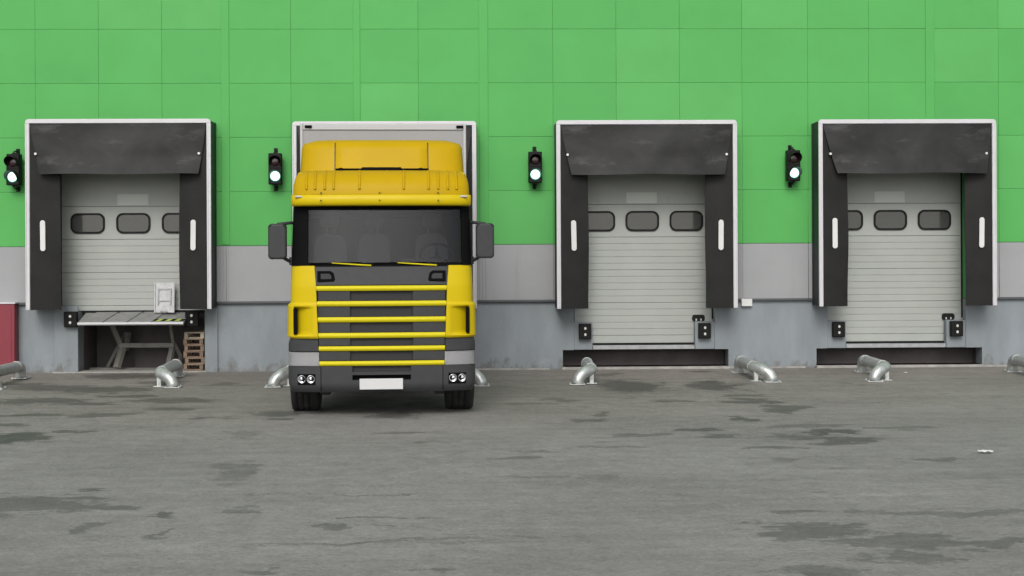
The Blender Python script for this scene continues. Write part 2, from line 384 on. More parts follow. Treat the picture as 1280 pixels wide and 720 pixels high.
    h = math_('ADD', h, math_('MULTIPLY', c3.outputs[0], .12)); h = math_('SUBTRACT', h, math_('MULTIPLY', crk, .5))
    bp = new('ShaderNodeBump'); bp.inputs['Distance'].default_value = .03; bp.inputs['Strength'].default_value = .75
    L.new(h, bp.inputs['Height']); L.new(bp.outputs[0], b.inputs['Normal'])
    return m
M['asphalt'] = asphalt()

# ------------------------------------------------------------------ ground
g = MB(); N = 60
def gy(y, x):
    return 0.012 * math.sin(x * .7 + 1.3) * math.sin(y * .9) + .01 * math.sin(x * .23 + y * .4) if (-24 < y < -1.2 and abs(x) < 22) else 0
xs = [-400, -120, -40] + [-24 + i * .8 for i in range(61)] + [40, 120, 400]
ys = [-400, -120, -50] + [-30 + i * .75 for i in range(41)] + [30, 120, 400]
V = [[g.bm.verts.new((x, y, gy(y, x))) for x in xs] for y in ys]
for i in range(len(ys) - 1):
    for j in range(len(xs) - 1):
        f = g.bm.faces.new([V[i][j], V[i][j + 1], V[i + 1][j + 1], V[i + 1][j]]); f.smooth = True
tag(g.build('ground', M['asphalt']), 'grey patched asphalt loading yard with damp dark stains', 'ground', kind='structure')

# ------------------------------------------------------------------ docks: measured in photo pixels, turned into wall positions
ZB = Z(377)                # foot of the cladding
ZG = Z(305.5)              # green / grey joint
PIT_T = Z(438); SILL = Z(430.5)
docks = [  # door opening px, pit px (or None), windows centre px
    dict(o=(72, 257), win=(110, 167, 224), kind='lift'),
    dict(o=(398, 572), win=(430, 485, 540), kind='pit', pit=(384, 590)),
    dict(o=(717, 893), win=(748, 803, 858), kind='pit', pit=(703, 910)),
    dict(o=(1034, 1207), win=(1058, 1113, 1168), kind='pit', pit=(1020, 1227)),
]
HOLE_T = 4.05
BX0, BX1 = -23.0, 25.0
holes = []
for d in docks:
    d['x0'], d['x1'] = X(d['o'][0], .0), X(d['o'][1], .0)
    if d['kind'] == 'lift':
        d['nx0'], d['nx1'] = X(98), X(255.5)
        holes.append((d['x0'], d['x1'], 1.14, HOLE_T)); holes.append((d['nx0'], d['nx1'], -.1, 1.15))
    else:
        d['p0'], d['p1'] = X(d['pit'][0]), X(d['pit'][1])
        holes.append((d['x0'], d['x1'], PIT_T - .001, HOLE_T)); holes.append((d['p0'], d['p1'], .045, PIT_T))

wh = empty('warehouse', ((BX0 + BX1) / 2, 0, 0), 'long warehouse with green metal cladding above a grey band and blue grey plinth', 'building')
def bpart(mb, name, mats):
    o = mb.build(name, mats); o.parent = wh; o.matrix_parent_inverse = Matrix.Translation(wh.location).inverted(); return o
# structural core with roof and rear walls (closed volume)
w = MB()
for r in cut(BX0, BX1, ZB + .003, 9.0, holes): w.box(r[0], r[1], .0, .25, r[2], r[3])
w.box(BX0, BX0 + .25, .252, 26, 0, 9.0); w.box(BX1 - .25, BX1, .252, 26, 0, 9.0); w.box(BX0 + .252, BX1 - .252, 25.75, 26, 0, 9.0)
bpart(w, 'wall', M['back'])
w = MB(); w.box(BX0 - .1, BX1 + .1, -.12, 26.1, 9.002, 9.25, bev=.02); bpart(w, 'roof', M['roofing'])
# cladding
vpx = [-1180, -1100, -1020, -940, -860, -780, -700, -620, -540, -460, -380, -300, -220, -140, -113, -34, 46, 125, 204, 283, 365, 447, 524, 605, 692, 771, 850, 928, 1010, 1086, 1162, 1248, 1330, 1410, 1490, 1570, 1650, 1730, 1810, 1890, 1970, 2050, 2130]
vx = sorted(set([BX0, BX1] + [X(p) for p in vpx if BX0 + .2 < X(p) < BX1 - .2]))
zr = [ZG + 1.012 * k for k in range(0, 7)]; zr = [z for z in zr if z < 8.8] + [9.0]
w = MB()
for a, b in zip(vx, vx[1:]):
    for c, dz in zip(zr, zr[1:]):
        tone = random.choice((0, 0, 1, 2))
        for r in cut(a + .001, b - .001, c + .0015, dz - .0015, holes):
            wv = random.uniform(-.0015, .0015)
            w.box(r[0], r[1], -.045 + wv, -.001, r[2], r[3], mi=tone, bev=.004, seg=2)
bpart(w, 'green_cladding', [M['green'], M['green_b'], M['green_c']])
w = MB()
for p0, p1 in ((278, 288), (443, 451.5), (600, 611), (1157, 1168), (-60, -50), (1420, 1432), (-300, -290)):
    w = MB(); w.box(X(p0), X(p1), -.06, -.046, HOLE_T + .02 if p0 in (443, 1157) else ZG + .02, 8.98, bev=.005)
    bpart(w, 'cover_strip', M['green'])
gm = [MB() for _ in range(5)]
def gsel(r): return gm[sum(1 for d in docks if (d['x0'] + d['x1']) / 2 < (r[0] + r[1]) / 2)]
for a, b in zip(vx, vx[1:]):
    for r in cut(a + .003, b - .003, ZB + .03, ZG - .006, holes): gsel(r).box(r[0], r[1], -.043, -.002, r[2], r[3], bev=.006)
for p0, p1 in ((278, 287), (599, 611), (923, 930), (1157, 1166)):
    q = (p1 - p0) / 3
    for k in range(3):
        for r in cut(X(p0 + k * q), X(p0 + k * q + q * .7), ZB + .032, ZG - .01, holes): gsel(r).box(r[0], r[1], -.054, -.044, r[2], r[3], bev=.003)
for w in gm: bpart(w, 'grey_cladding', M['grey_clad'])
w = MB()
for r in cut(BX0, BX1, ZB - .005, ZB + .028, holes): w.box(r[0], r[1], -.075, -.001, r[2], r[3], bev=.003)
bpart(w, 'drip_flashing', M['flash'])
w = MB()
for r in cut(BX0, BX1, -.1, ZB - .006, holes): w.box(r[0], r[1], .0, .35, r[2], r[3])
for d in docks:
    if d['kind'] == 'pit':
        a, b = d['x0'], d['x1']; zt = Z(403.5)
        w.box(a + .002, a + .352, .004, .16, PIT_T + .002, zt, bev=.008)
        w.box(b - .372, b - .002, .004, .16, PIT_T + .002, zt, bev=.008)
        # splayed stone reveals on the outer side of the opening
    else:
        w.box(X(68), X(98) - .002, -.05, -.002, -.1, ZB - .03, bev=.006)
        w.box(X(256.5), X(272), -.04, -.002, -.1, ZB - .03, bev=.006)
bpart(w, 'plinth', M['plinth'])
# dark pits and the lift niche
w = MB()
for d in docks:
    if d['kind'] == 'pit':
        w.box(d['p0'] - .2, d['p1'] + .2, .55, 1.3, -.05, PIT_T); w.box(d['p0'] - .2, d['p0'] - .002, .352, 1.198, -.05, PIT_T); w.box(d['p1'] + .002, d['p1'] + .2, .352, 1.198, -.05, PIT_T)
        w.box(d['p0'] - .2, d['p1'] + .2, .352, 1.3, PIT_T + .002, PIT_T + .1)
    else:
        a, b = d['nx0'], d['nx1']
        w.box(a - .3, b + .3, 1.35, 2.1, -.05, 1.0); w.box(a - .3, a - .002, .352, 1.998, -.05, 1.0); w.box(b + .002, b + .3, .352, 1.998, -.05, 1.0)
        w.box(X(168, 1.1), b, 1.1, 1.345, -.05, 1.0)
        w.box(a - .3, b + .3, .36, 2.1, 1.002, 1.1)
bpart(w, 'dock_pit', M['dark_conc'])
w = MB()
for d in docks:
    w = MB()
    if d['kind'] == 'pit':
        w.box(d['p0'] - .02, d['p1'] + .02, -.12, .36, -.04, .045, bev=.01)
        bpart(w, 'concrete_threshold', M['conc']); w = MB()
        w.box(d['p1'] + .02, d['p1'] + 1.45, -.07, -.002, -.04, .03, bev=.008)
    else:
        w.box(X(66), d['nx1'] + .05, -.10, .40, -.04, .022, bev=.008)
    bpart(w, 'concrete_threshold', M['conc'])
for d in docks:
    w = MB()
    if d['kind'] == 'pit':
        w.box(d['x0'] + .36, d['x1'] - .38, .02, .16, PIT_T + .004, SILL - .035, bev=.005)
        bpart(w, 'dock_sill', M['steel'])
# inner floor behind the doors
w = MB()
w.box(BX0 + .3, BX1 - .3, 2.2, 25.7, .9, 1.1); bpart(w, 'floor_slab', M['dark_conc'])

# sectional doors (parts of the building)
DY = .20
def sectional_door(d, i):
    lift = d['kind'] == 'lift'
    x0, x1 = d['x0'] - .06, d['x1'] + .06; z0 = Z(385.5, DY) if lift else SILL
    top = HOLE_T + .1
    m = MB()
    zw1, zw0 = Z(256, DY), Z(297, DY); h = zw1 - zw0
    joints = [zw0 + k * h for k in range(-6, 4)]
    edges = sorted(set([z0] + [z for z in joints if z0 + .05 < z < top - .05] + [top]))
    for a, b in zip(edges, edges[1:]):
        m.box(x0, x1, DY + .012, DY + .05, a + .002, b - .002, bev=.004)
        plain = abs(a - zw0) < .01
        if plain or abs(a - zw1) < .01:
            m.box(x0 + .001, x1 - .001, DY + .004, DY + .013, a + .005, b - .005, bev=.003)
        else:
            n = 5 if b - a > .5 else max(1, round((b - a) / .124))
            s = (b - a) / n
            for k in range(n):
                m.box(x0 + .001, x1 - .001, DY + .003, DY + .013, a + k * s + .0035, a + (k + 1) * s - .0035, bev=.0025)
    if not lift: m.box(x0 + .36, x1 - .38, DY - .02, DY + .03, z0 - .03, z0 + .001, mi=1)   # bottom seal
    else: m.box(x0, x1, DY - .015, DY + .03, z0 - .03, z0 + .001, mi=1)
    m.box(x0 + .04, x0 + .085, DY - .02, DY + .002, z0, top, mi=1); m.box(x1 - .085, x1 - .045, DY - .02, DY + .002, z0 + (.0 if lift else .45), top, mi=1)
    o = bpart(m, 'sectional_door', [M['door'], M['rubber']])
    zc = Z(277, DY)
    for wx in d['win']:
        cx = X(wx, DY); W, H = .64, .385
        q = MB()
        outer = rrect(cx - W / 2, cx + W / 2, zc - H / 2, zc + H / 2, .13, 8); inner = rrect(cx - W / 2 + .035, cx + W / 2 - .035, zc - H / 2 + .035, zc + H / 2 - .035, .10, 8)
        n = len(outer)
        A = [q.bm.verts.new((p[0], DY - .022, p[1])) for p in outer]; B = [q.bm.verts.new((p[0], DY - .022, p[1])) for p in inner]
        A2 = [q.bm.verts.new((p[0], DY + .004, p[1])) for p in outer]; B2 = [q.bm.verts.new((p[0], DY + .002, p[1])) for p in inner]
        for k in range(n):
            k2 = (k + 1) % n
            q.bm.faces.new([A[k], A[k2], B[k2], B[k]]); q.bm.faces.new([A[k], A2[k], A2[k2], A[k2]]); q.bm.faces.new([B[k], B[k2], B2[k2], B2[k]])
        wf = bpart(q, 'window', M['rubber']); wf.parent = o; wf.matrix_parent_inverse = Matrix.Identity(4)
        q = MB(); q.prism(rrect(cx - W / 2 + .034, cx + W / 2 - .034, zc - H / 2 + .034, zc + H / 2 - .034, .10, 8), DY - .006, DY + .0015, 'y')
        pn = q.build('pane', M['door_glass']); pn.parent = o; pn.matrix_parent_inverse = Matrix.Identity(4)
    q = MB(); cx = X(d['win'][1], DY); q.box(cx - .30, cx + .28, DY - .002, DY + .003, Z(256, DY) + .02, Z(241, DY), bev=.0008)
    pn = q.build('blank_plate', M['door_plate']); pn.parent = o; pn.matrix_parent_inverse = Matrix.Identity(4)
    if not lift:
        hx = d['x1'] - .28; hz = Z(399, DY)
        q = MB(); q.prism(rrect(hx - .12, hx + .12, hz - .065, hz + .065, .05), DY - .03, DY + .003, 'y')
        for s in (-1, 1): q.box(hx + s * .045 - .012, hx + s * .045 + .012, DY - .045, DY - .028, hz - .05, hz - .01, mi=1, bev=.004)
        pn = q.build('handle', [M['rubber'], M['bolt']]); pn.parent = o; pn.matrix_parent_inverse = Matrix.Identity(4)
    return o
for i, d in enumerate(docks):
    sectional_door(d, i)

# ------------------------------------------------------------------ dock shelters
SY = -.62
def shelter(L_, R_, T_, B_, pl, pr, fl, fr, fb, ml, mr_, mt, mb_, label):
    cx = (L_ + R_) / 2
    x0, x1 = X(L_, SY), X(R_, SY); z1, z0 = Z(T_, SY, cx), Z(B_, SY, cx)
    root = empty('dock_shelter', ((x0 + x1) / 2, -.3, z0), label, 'dock shelter', 'dock shelters round the loading doors')
    ox, oz = (x0 + x1) / 2, z0; W = x1 - x0; H = z1 - z0; hx = W / 2
    def lx(p): return X(p, SY) - ox
    def lz(p): return Z(p, SY, cx) - oz
    y = SY + .3      # local front
    # white edge profile
    m = MB(); t = .078
    m.box(-hx, -hx + t, y, y + .05, 0, H - t, bev=.008); m.box(hx - t, hx, y, y + .05, 0, H - t, bev=.008)
    m.prism([(-hx, H - t), (-hx, H - .05), (-hx + .015, H - .018), (-hx + .05, H), (hx - .05, H), (hx - .015, H - .018), (hx, H - .05), (hx, H - t)], y, y + .05, 'y', bev=.006)
    for s in (-1, 1):
        m.box(min(s * hx, s * (hx - .02)), max(s * hx, s * (hx - .02)), y - .012, y, .0, H - .08, bev=.004)
        m.box(min(s * (hx - t + .006), s * (hx - t + .03)), max(s * (hx - t + .006), s * (hx - t + .03)), y - .010, y, .0, H - .08, bev=.004)
    m.build('frame', M['alu'], root)
    # side and top cover back to the wall
    m = MB()
    for s in (-1, 1):
        m.box(min(s * (hx - .004), s * (hx - .05)), max(s * (hx - .004), s * (hx - .05)), y + .052, .24, .01, H - .03, bev=.01)
        for k in range(1): m.box(min(s * (hx + .006), s * (hx - .002)), max(s * (hx + .006), s * (hx - .002)), .16, .235, .01, H - .03, bev=.002)
    m.box(-hx + .052, hx - .052, y + .052, .24, H - .055, H - .006, bev=.01)
    m.build('side_cover', M['fabric_side'], root)
    # side curtains, gently bowed
    def curtain(a, b, name, flip):
        m = MB(); fr_, bk = [], []
        n = 22; mm = 8
        for i in range(n + 1):
            z = .0 + (H - .075) * i / n; rowf, rowb = [], []
            for j in range(mm + 1):
                x = a + (b - a) * j / mm
                inner = (j / mm if flip else 1 - j / mm)
                yy = y + .012 + .05 * inner ** 2 * (1 + .5 * math.sin(z * 2.1 + a * 3)) + .006 * math.sin(z * 5 + x * 7)
                xx = x + (.006 * math.sin(z * 2.7 + a) if inner > .9 else 0)
                rowf.append((xx, yy, z)); rowb.append((xx, yy + .02, z))
            fr_.append(rowf); bk.append(rowb)
        m.solid(fr_, bk); return m.build(name, M['curtain'], root)
    c1 = curtain(-hx + t, lx(pl), 'side_curtain', True); c2 = curtain(lx(pr), hx - t, 'side_curtain', False)
    for c, p in ((c1, ml), (c2, mr_)):
        q = MB(); a = lx(p); tl = random.uniform(-.02, .02)
        q.prism([(u + (v - lz((mt + mb_) / 2)) * tl, v) for u, v in rrect(a - .047, a + .047, lz(mb_), lz(mt), .045, 8)], y - .006, y + .009, 'y', bev=.003)
        q.build('guide_mark', M['white_mark'], c)
    # head curtain behind the flap
    m = MB(); m.box(-hx + t, hx - t, y + .10, y + .12, lz(fb) + .02, H - t); 
    m.build('head_pad', M['fabric_side'], root)
    # top flap
    m = MB(); A, B2 = [], []; n = 16; mm = 40
    zt, zb = H - t, lz(fb); a0, a1, b0, b1 = -hx + t + .003, hx - t - .003, lx(fl), lx(fr)
    for i in range(n + 1):
        u = i / n; z = zt + (zb - zt) * u
        k = u ** 1.15
        l = a0 + (b0 - a0) * k; r = a1 + (b1 - a1) * k
        bulge = -.012 - .09 * math.sin(u * math.pi * .5) ** 1.5 - .16 * max(0, u - .62) ** 1.5 * 2.4
        ra, rb = [], []
        for j in range(mm + 1):
            v = j / mm; x = l + (r - l) * v
            yy = y + bulge * (1 - .45 * abs(2 * v - 1) ** 4) + .006 * math.sin(v * 23 + u * 3 + ox) * u + .012 * math.sin(v * 5 + u * 4 + ox * 2) * math.sin(u * 3.1)
            zz = z + (.008 * math.sin(v * 9 + ox) if i == n else 0)
            ra.append((x, yy, zz)); rb.append((x, yy + .012, zz))
        A.append(ra); B2.append(rb)
    m.solid(A, B2); fp = m.build('top_flap', M['fabric'], root)
    for s in (-1, 1):
        q = MB(); q.tube([(s * (hx - .205), y - .075, H - .64), (s * (hx - .205), y + .02, H - .64)], .022, n=12); q.build('bolt', M['bolt'], fp)
    return root
shelter(32, 264, 148.5, 387, 75, 223.5, 51.5, 249.5, 218, 53.5, 241.5, 275, 313.5, 'black dock shelter over the door with the raised scissor lift and pallets')
shelter(366, 596, 151.5, 386, 408, 556, 385, 582, 220, 387, 573, 275, 313, 'black dock shelter behind the yellow truck, its cargo box pushed inside')
shelter(696, 922, 150, 385.5, 736, 882.5, 714.5, 905.5, 218.5, 717.5, 901.5, 275, 313, 'black dock shelter beside the small white wall box, first to the right of the truck')
shelter(1024, 1246, 149, 382.5, 1061, 1208, 1046, 1232, 217, 1044, 1227.5, 272, 310, 'black dock shelter with its left side cover showing, rightmost of the four')

# ------------------------------------------------------------------ dock bumpers
def bumper(px, py, Y, w_, h_, label, first=[None]):
    p = at(px, py, Y)
    if first[0] is None:
        o = empty('dock_bumper', p, label, 'bumper', 'rubber dock bumpers beside the doors')
        m = MB(); m.box(-.5, .5, -.13, 0, -.5, .5, bev=.05, seg=3)
        # scaled later per copy through object scale: keep real thickness
        c = m.build('rubber_block', M['rubber'], o)
        for s in (-1, 1):
            q = MB(); q.tube([(0, -.142, s * .2), (0, -.12, s * .2)], .09, n=14); q.build('bolt', M['bolt'], o)
        first[0] = o
    else:
        o = copy_tree(first[0]); o.location = p; o['label'] = label
    o.scale = (w_, 1, h_)
    return o
bumper(90, 399, -.052, .25, .29, 'black rubber bumper left of the scissor lift niche')
bumper(241, 398, -.042, .25, .30, 'black rubber bumper directly above the wooden pallet stack')
bumper(405, 414, .003, .23, .29, 'black rubber bumper hidden behind the left half of the yellow truck')
bumper(560, 413, .003, .23, .29, 'black rubber bumper hidden behind the right half of the yellow truck')
bumper(731, 414, .003, .235, .29, 'black rubber bumper at the left of the door with the small white wall box')
bumper(880, 413, .003, .235, .29, 'black rubber bumper under the door handle, nearer to the truck')
bumper(1047, 411.5, .003, .235, .29, 'black rubber bumper at the left of the rightmost door')
bumper(1194, 410.5, .003, .235, .29, 'black rubber bumper under the handle of the rightmost door')

# ------------------------------------------------------------------ signal lights
def signal(px, py, rz, label, first=[None]):
    p = at(px, py, -.28); p.y = -.05; p.x -= .23 * math.sin(rz)
    if first[0] is None:
        o = empty('signal_light', p, label, 'traffic light', 'signal lights on the green wall')
        m = MB(); m.box(-.125, .125, -.26, -.10, -.29, .29, bev=.018, seg=3)
        m.box(-.115, .115, -.268, -.255, .01, .28, bev=.006); m.box(-.115, .115, -.268, -.255, -.28, -.01, bev=.006)
        h = m.build('housing', M['tl_black'], o)
        for zz, on in ((.135, 0), (-.135, 1)):
            q = MB()
            prof = [(.001, -.285), (.05, -.283), (.085, -.276), (.093, -.266)]
            q.lathe(prof[::-1], (0, 0, zz), 'y', 28)
            lens = q.build('lens', M['tl_green'] if on else M['tl_red'], o)
            if on:
                q = MB(); q.lathe([(.094, -.272), (.106, -.274), (.106, -.262), (.094, -.262)], (0, 0, zz), 'y', 28); q.build('lens_ring', M['tl_greenrim'], lens)
            q = MB(); A, B = [], []
            for a in range(0, 25):
                an = R(-35 + 250 * a / 24); dp = .19 * (math.sin(max(0, min(1, a / 24)) * math.pi) ** .6) if 0 < a < 24 else .02
                ca, sa = math.cos(an), math.sin(an)
                A.append([(ca * .112, -.262, zz + sa * .112), (ca * .116, -.262 - dp, zz + sa * .116 - .01)])
                B.append([(ca * .106, -.262, zz + sa * .106), (ca * .110, -.262 - dp, zz + sa * .110 - .01)])
            q.solid(A, B); q.build('visor', M['tl_black'], o)
        for s in (-1, 1):
            q = MB(); q.tube([(0, -.18, s * .27), (0, -.18, s * .335), (0, -.10, s * .35), (0, .01, s * .35)], .015, n=10)
            q.box(-.035, .035, -.01, .012, s * .35 - .05, s * .35 + .05, bev=.004)
            q.box(-.035, .035, -.21, -.15, min(s * .285, s * .315), max(s * .285, s * .315), bev=.006)
            q.build('bracket', M['tl_black'], o)
        first[0] = o
    else:
        o = copy_tree(first[0]); o.location = p; o['label'] = label
    o.rotation_euler = (0, 0, rz); return o
signal(669, 209, R(1), 'signal with white lit lower lamp, on the green wall right of the yellow truck')
signal(16.5, 212, R(-5), 'signal turned to the left with pale green lamp, at the left edge of the photo')
signal(344, 211, R(4), 'signal with white lit lower lamp, just left of the yellow truck')
signal(992, 207, R(5), 'signal turned to the right with pale green lamp, left of the rightmost shelter')

# ------------------------------------------------------------------ galvanised wheel guides
def bez(p0, p1, p2, p3, n=10):
    out = []
    for i in range(n + 1):
        t = i / n; u = 1 - t
        out.append(Vector(p0) * u ** 3 + Vector(p1) * 3 * u * u * t + Vector(p2) * 3 * u * t * t + Vector(p3) * t ** 3)
    return out
def guide(front, back, side, label):
    """front, back: pixels of the pipe line's feet on the ground; side: +1 front elbow turns right"""
    Fp = ground(*front); Bp = ground(*back)
    v = Fp - Bp; Ln = math.hypot(v.x, v.y); ang = math.atan2(v.y, v.x)
    o = empty('wheel_guide', (Bp.x, Bp.y, 0), label, 'wheel guide', 'galvanised pipe wheel guides on the asphalt', rz=ang)
    r = .096; h = .225; s = side
    # local +x runs from the wall towards the camera; image right = local +y
    pts = bez((0, 0, .01), (0, 0, h * .75), (.03, 0, h), (.19, 0, h), 8) + [(Ln - .30, 0, h)] + bez((Ln - .22, 0, h), (Ln - .02, s * .0, h + .005), (Ln + .07, s * .235, h * .95), (Ln + .07, s * .25, .01), 12)
    m = MB(); m.tube(pts, r, n=24)
    for px_ in (.28, Ln - .36): m.tube([(px_ - .012, 0, h), (px_ + .012, 0, h)], r + .006, n=24)
    m.build('pipe', M['galv'], o)
    for (fx, fy) in ((0, 0), (Ln + .07, s * .25)):
        q = MB(); q.box(fx - .135, fx + .135, fy - .135, fy + .135, .0, .014, bev=.003)
        for a in (-1, 1):
            for b in (-1, 1): q.tube([(fx + a * .11, fy + b * .11, .012), (fx + a * .11, fy + b * .11, .032)], .014, n=8)
        q.build('foot_plate', M['galv'], o)
    q = MB(); q.box(Ln - .16, Ln - .06, -.035, .035, .0, h - .05, bev=.004); q.box(Ln - .2, Ln - .02, -.09, .09, .0, .012, bev=.002)
    q.build('support_post', M['galv'], o)
    return o
guide((-22, 486), (26, 473), 1, 'galvanised pipe guide by the dark red cabinet, cut off by the left edge')
guide((198, 484), (222, 470), 1, 'galvanised pipe guide in front of the pallet stack')
guide((361, 483), (372, 470), -1, 'galvanised pipe guide showing only its elbow left of the truck wheel')
guide((583, 482), (580, 469), 1, 'galvanised pipe guide showing only its elbow right of the truck wheel')
guide((740, 480), (733, 468), -1, 'galvanised pipe guide with damp stain to its right, first right of the truck')
guide((946, 477), (924, 466), 1, 'galvanised pipe guide below the small white wall box')
guide((1110, 476), (1078, 465), -1, 'galvanised pipe guide in front of the rightmost dock pit')
guide((1306, 475), (1266, 464.5), 1, 'galvanised pipe guide cut off by the right edge of the photo')

# ------------------------------------------------------------------ scissor lift, bridge plate, pallets (first dock)
px0, px1 = X(99, -.3), X(230.5, -.3)
lr = empty('scissor_lift', ((px0 + px1) / 2, .1, 0), 'grey scissor dock lift with tread plate platform in the dark niche', 'dock lift')
ox = (px0 + px1) / 2
zt, zf = Z(388, .18), Z(400.5, -.42)
m = MB(); hw = (px1 - px0) / 2
def plat(xa, xb, up, mi, m=m, ya=-.52, yb=.06, th=.05):
    def zz(y): return zf + (zt - zf) * (y + .52) / .58
    m.prism([(ya, zz(ya) + up), (yb, zz(yb) + up), (yb, zz(yb) + up - th), (ya, zz(ya) + up - th)], xa, xb, 'x', mi=mi)
plat(-hw, hw, 0, 0)
m.box(-hw, hw, -.56, -.521, zf - .03, zf + .010, mi=1, bev=.003)
m.box(-hw, hw, .062, 1.3, zt - .06, zt - .01)
m.build('platform', [M['plate'], M['alu']], lr)
for k in range(3):      # hinged lip segments lying askew
    q = MB(); sx = -hw + .04 + k * .45
    pts = [(sx, -.515), (sx + .40, -.515), (sx + .56, .05), (sx + .16, .05)]
    t = bmesh.new(); lo = []; hi = []
    for x_, y_ in pts:
        z_ = zf + (zt - zf) * (y_ + .52) / .58
        lo.append(t.verts.new((x_, y_, z_ + .002))); hi.append(t.verts.new((x_, y_, z_ + .018)))
    t.faces.new(lo[::-1]); t.faces.new(hi)
    for i in range(4): t.faces.new([lo[i], lo[(i + 1) % 4], hi[(i + 1) % 4], hi[i]])
    q._merge(t, 0, False); q.build('lip_plate', M['plate'], lr)
q = MB()
for k in range(8):
    a = hw - .70 + k * .085
    y0, y1 = -.44, -.33
    z_ = lambda y: zf + (zt - zf) * (y + .52) / .58 + .004
    t = bmesh.new(); vs = [t.verts.new((a, y0, z_(y0))), t.verts.new((a + .085, y0, z_(y0))), t.verts.new((a + .135, y1, z_(y1))), t.verts.new((a + .05, y1, z_(y1)))]
    t.faces.new(vs); q._merge(t, k % 2, False)
q.build('hazard_strip', [M['hazard_y'], M['tblack']], lr)
def arm(name, pts, r=.035, Yp=.5):
    q = MB()
    for (a, b) in zip(pts, pts[1:]):
        A = at(a[0], a[1], Yp + a[2]) - Vector((ox, .1, 0)); B = at(b[0], b[1], Yp + b[2]) - Vector((ox, .1, 0))
        d = (B - A); L_ = d.length; rot = d.to_track_quat('Z', 'Y').to_matrix()
        c = (A + B) / 2; q.box(c.x - r, c.x + r, c.y - r * .8, c.y + r * .8, c.z - L_ / 2, c.z + L_ / 2, bev=.006, rot=rot)
    return q.build(name, M['lift'], lr)
arm('scissor_arm', [(138, 402, 0), (150, 430, .1), (154, 434, .1)], .05)
arm('scissor_arm', [(135, 460, .5), (158, 417, .3)], .045)
arm('scissor_arm', [(146, 460, 0), (154, 432, .12)], .06)
arm('scissor_arm', [(160, 415, .2), (157, 438, .25)], .05)
arm('scissor_arm', [(213, 402, 0), (217, 428, .1), (226, 446, .2), (222, 460, .3)], .035)
arm('scissor_arm', [(210, 460, 0), (216, 433, .12)], .05)
arm('cross_tube', [(152, 431.5, .1), (218, 431.5, .1)], .055)
arm('base_beam', [(104, 461, .3), (228, 461, .3)], .03)

p = at(206, 388, .04); lpz = Z(388.5, .02)
o = empty('bridge_plate', (p.x, .02, lpz), 'white folded metal bridge plate standing upright on the lift platform', 'bridge plate')
o.rotation_euler = (R(-4), 0, 0)
m = MB(); m.box(-.19, .19, -.02, .0, 0, .57, bev=.01); m.box(-.19, -.165, -.04, -.02, 0, .57, bev=.004); m.box(.165, .19, -.04, -.02, 0, .57, bev=.004)
m.build('plate', M['plate_light'], o)
q = MB()
for s in (-1, 1): q.box(s * .115 - .012, s * .115 + .012, -.045, -.021, .15, .46, bev=.004)
q.box(-.12, .12, -.04, -.021, .43, .455, bev=.004); q.box(-.12, .12, -.04, -.021, .215, .235, bev=.004)
q.build('hinge', M['steel'], o)
q = MB()
q.tube([(-.06, -.03, -.0), (-.06, -.06, .03), (.06, -.06, .03), (.06, -.03, 0)], .008, n=8); q.build('handle', M['steel'], o)

def pallet():
    o = empty('pallet', (0, 0, 0), 'x', 'pallet', 'small wooden pallets stacked in the niche')
    wx, dy = .185, .30
    q = MB()
    for k in range(5): q.box(-wx, wx, -dy + k * .13, -dy + k * .13 + .10, .098, .118, bev=.003)
    q.build('deck', M['wood'], o)
    for x_ in (-wx + .035, wx - .035):
        for y_ in (-dy + .045, 0, dy - .045): q = MB(); q.box(x_ - .034, x_ + .034, y_ - .045, y_ + .045, .022, .097, bev=.004); q.build('block', M['wood'], o)
    for y_ in (-dy + .045, 0, dy - .045): q = MB(); q.box(-wx, wx, y_ - .045, y_ + .045, .0, .021, bev=.003); q.build('base_board', M['wood'], o)
    return o
names = ['bottom wooden pallet of the stack beside the scissor lift', 'second wooden pallet from the bottom of the stack', 'third wooden pallet from the bottom of the stack',
         'third wooden pallet from the top of the stack, in shade', 'brown pallet just under the pale topmost one', 'pale topmost wooden pallet directly under the rubber bumper']
pal = pallet(); pc = at(242, 440, .02)
for k in range(6):
    o = pal if k == 0 else copy_tree(pal)
    o.location = (pc.x + random.uniform(-.018, .018), .34 + random.uniform(-.02, .02), .024 + k * .1195); o.rotation_euler = (0, 0, random.uniform(-.05, .05)); o['label'] = names[k]
    if k == 5:
        for c in [c for c in bpy.data.objects if c.parent == o]:
            c.data = c.data.copy(); c.data.materials[0] = M['wood2']

# ------------------------------------------------------------------ small things on the wall and the ground
a, b = X(-30, -.25), X(18, -.25)
o = empty('steel_cabinet', ((a + b) / 2, -.14, 0), 'dark red steel cabinet against the plinth at the left edge', 'cabinet')
hw_ = (b - a) / 2; ht = Z(380, -.25, 5)
m = MB(); m.box(-hw_, hw_, -.12, .13, .06, ht, bev=.012); m.build('body', M['red'], o)
m = MB(); m.box(-hw_ - .01, hw_ + .015, -.14, .135, ht + .001, ht + .03, bev=.005); m.build('lid', M['alu'], o)
m = MB(); m.box(-hw_ + .02, hw_ - .02, -.10, .12, 0, .059); m.build('base', M['flash'], o)
m = MB(); m.box(-hw_ + .06, hw_ - .06, -.128, -.121, .16, ht - .08, bev=.003); m.build('door', M['red'], o)

p = at(933, 378, -.02)
o = empty('junction_box', (p.x, -.0, p.z), 'small white box on the plinth right of the third shelter', 'junction box')
m = MB(); m.box(-.096, .096, -.07, .0, -.066, .066, bev=.01); m.build('body', M['white_mark'], o)
m = MB(); m.box(-.1, .1, -.082, -.071, -.07, .07, bev=.004); m.build('cover', M['white_mark'], o)

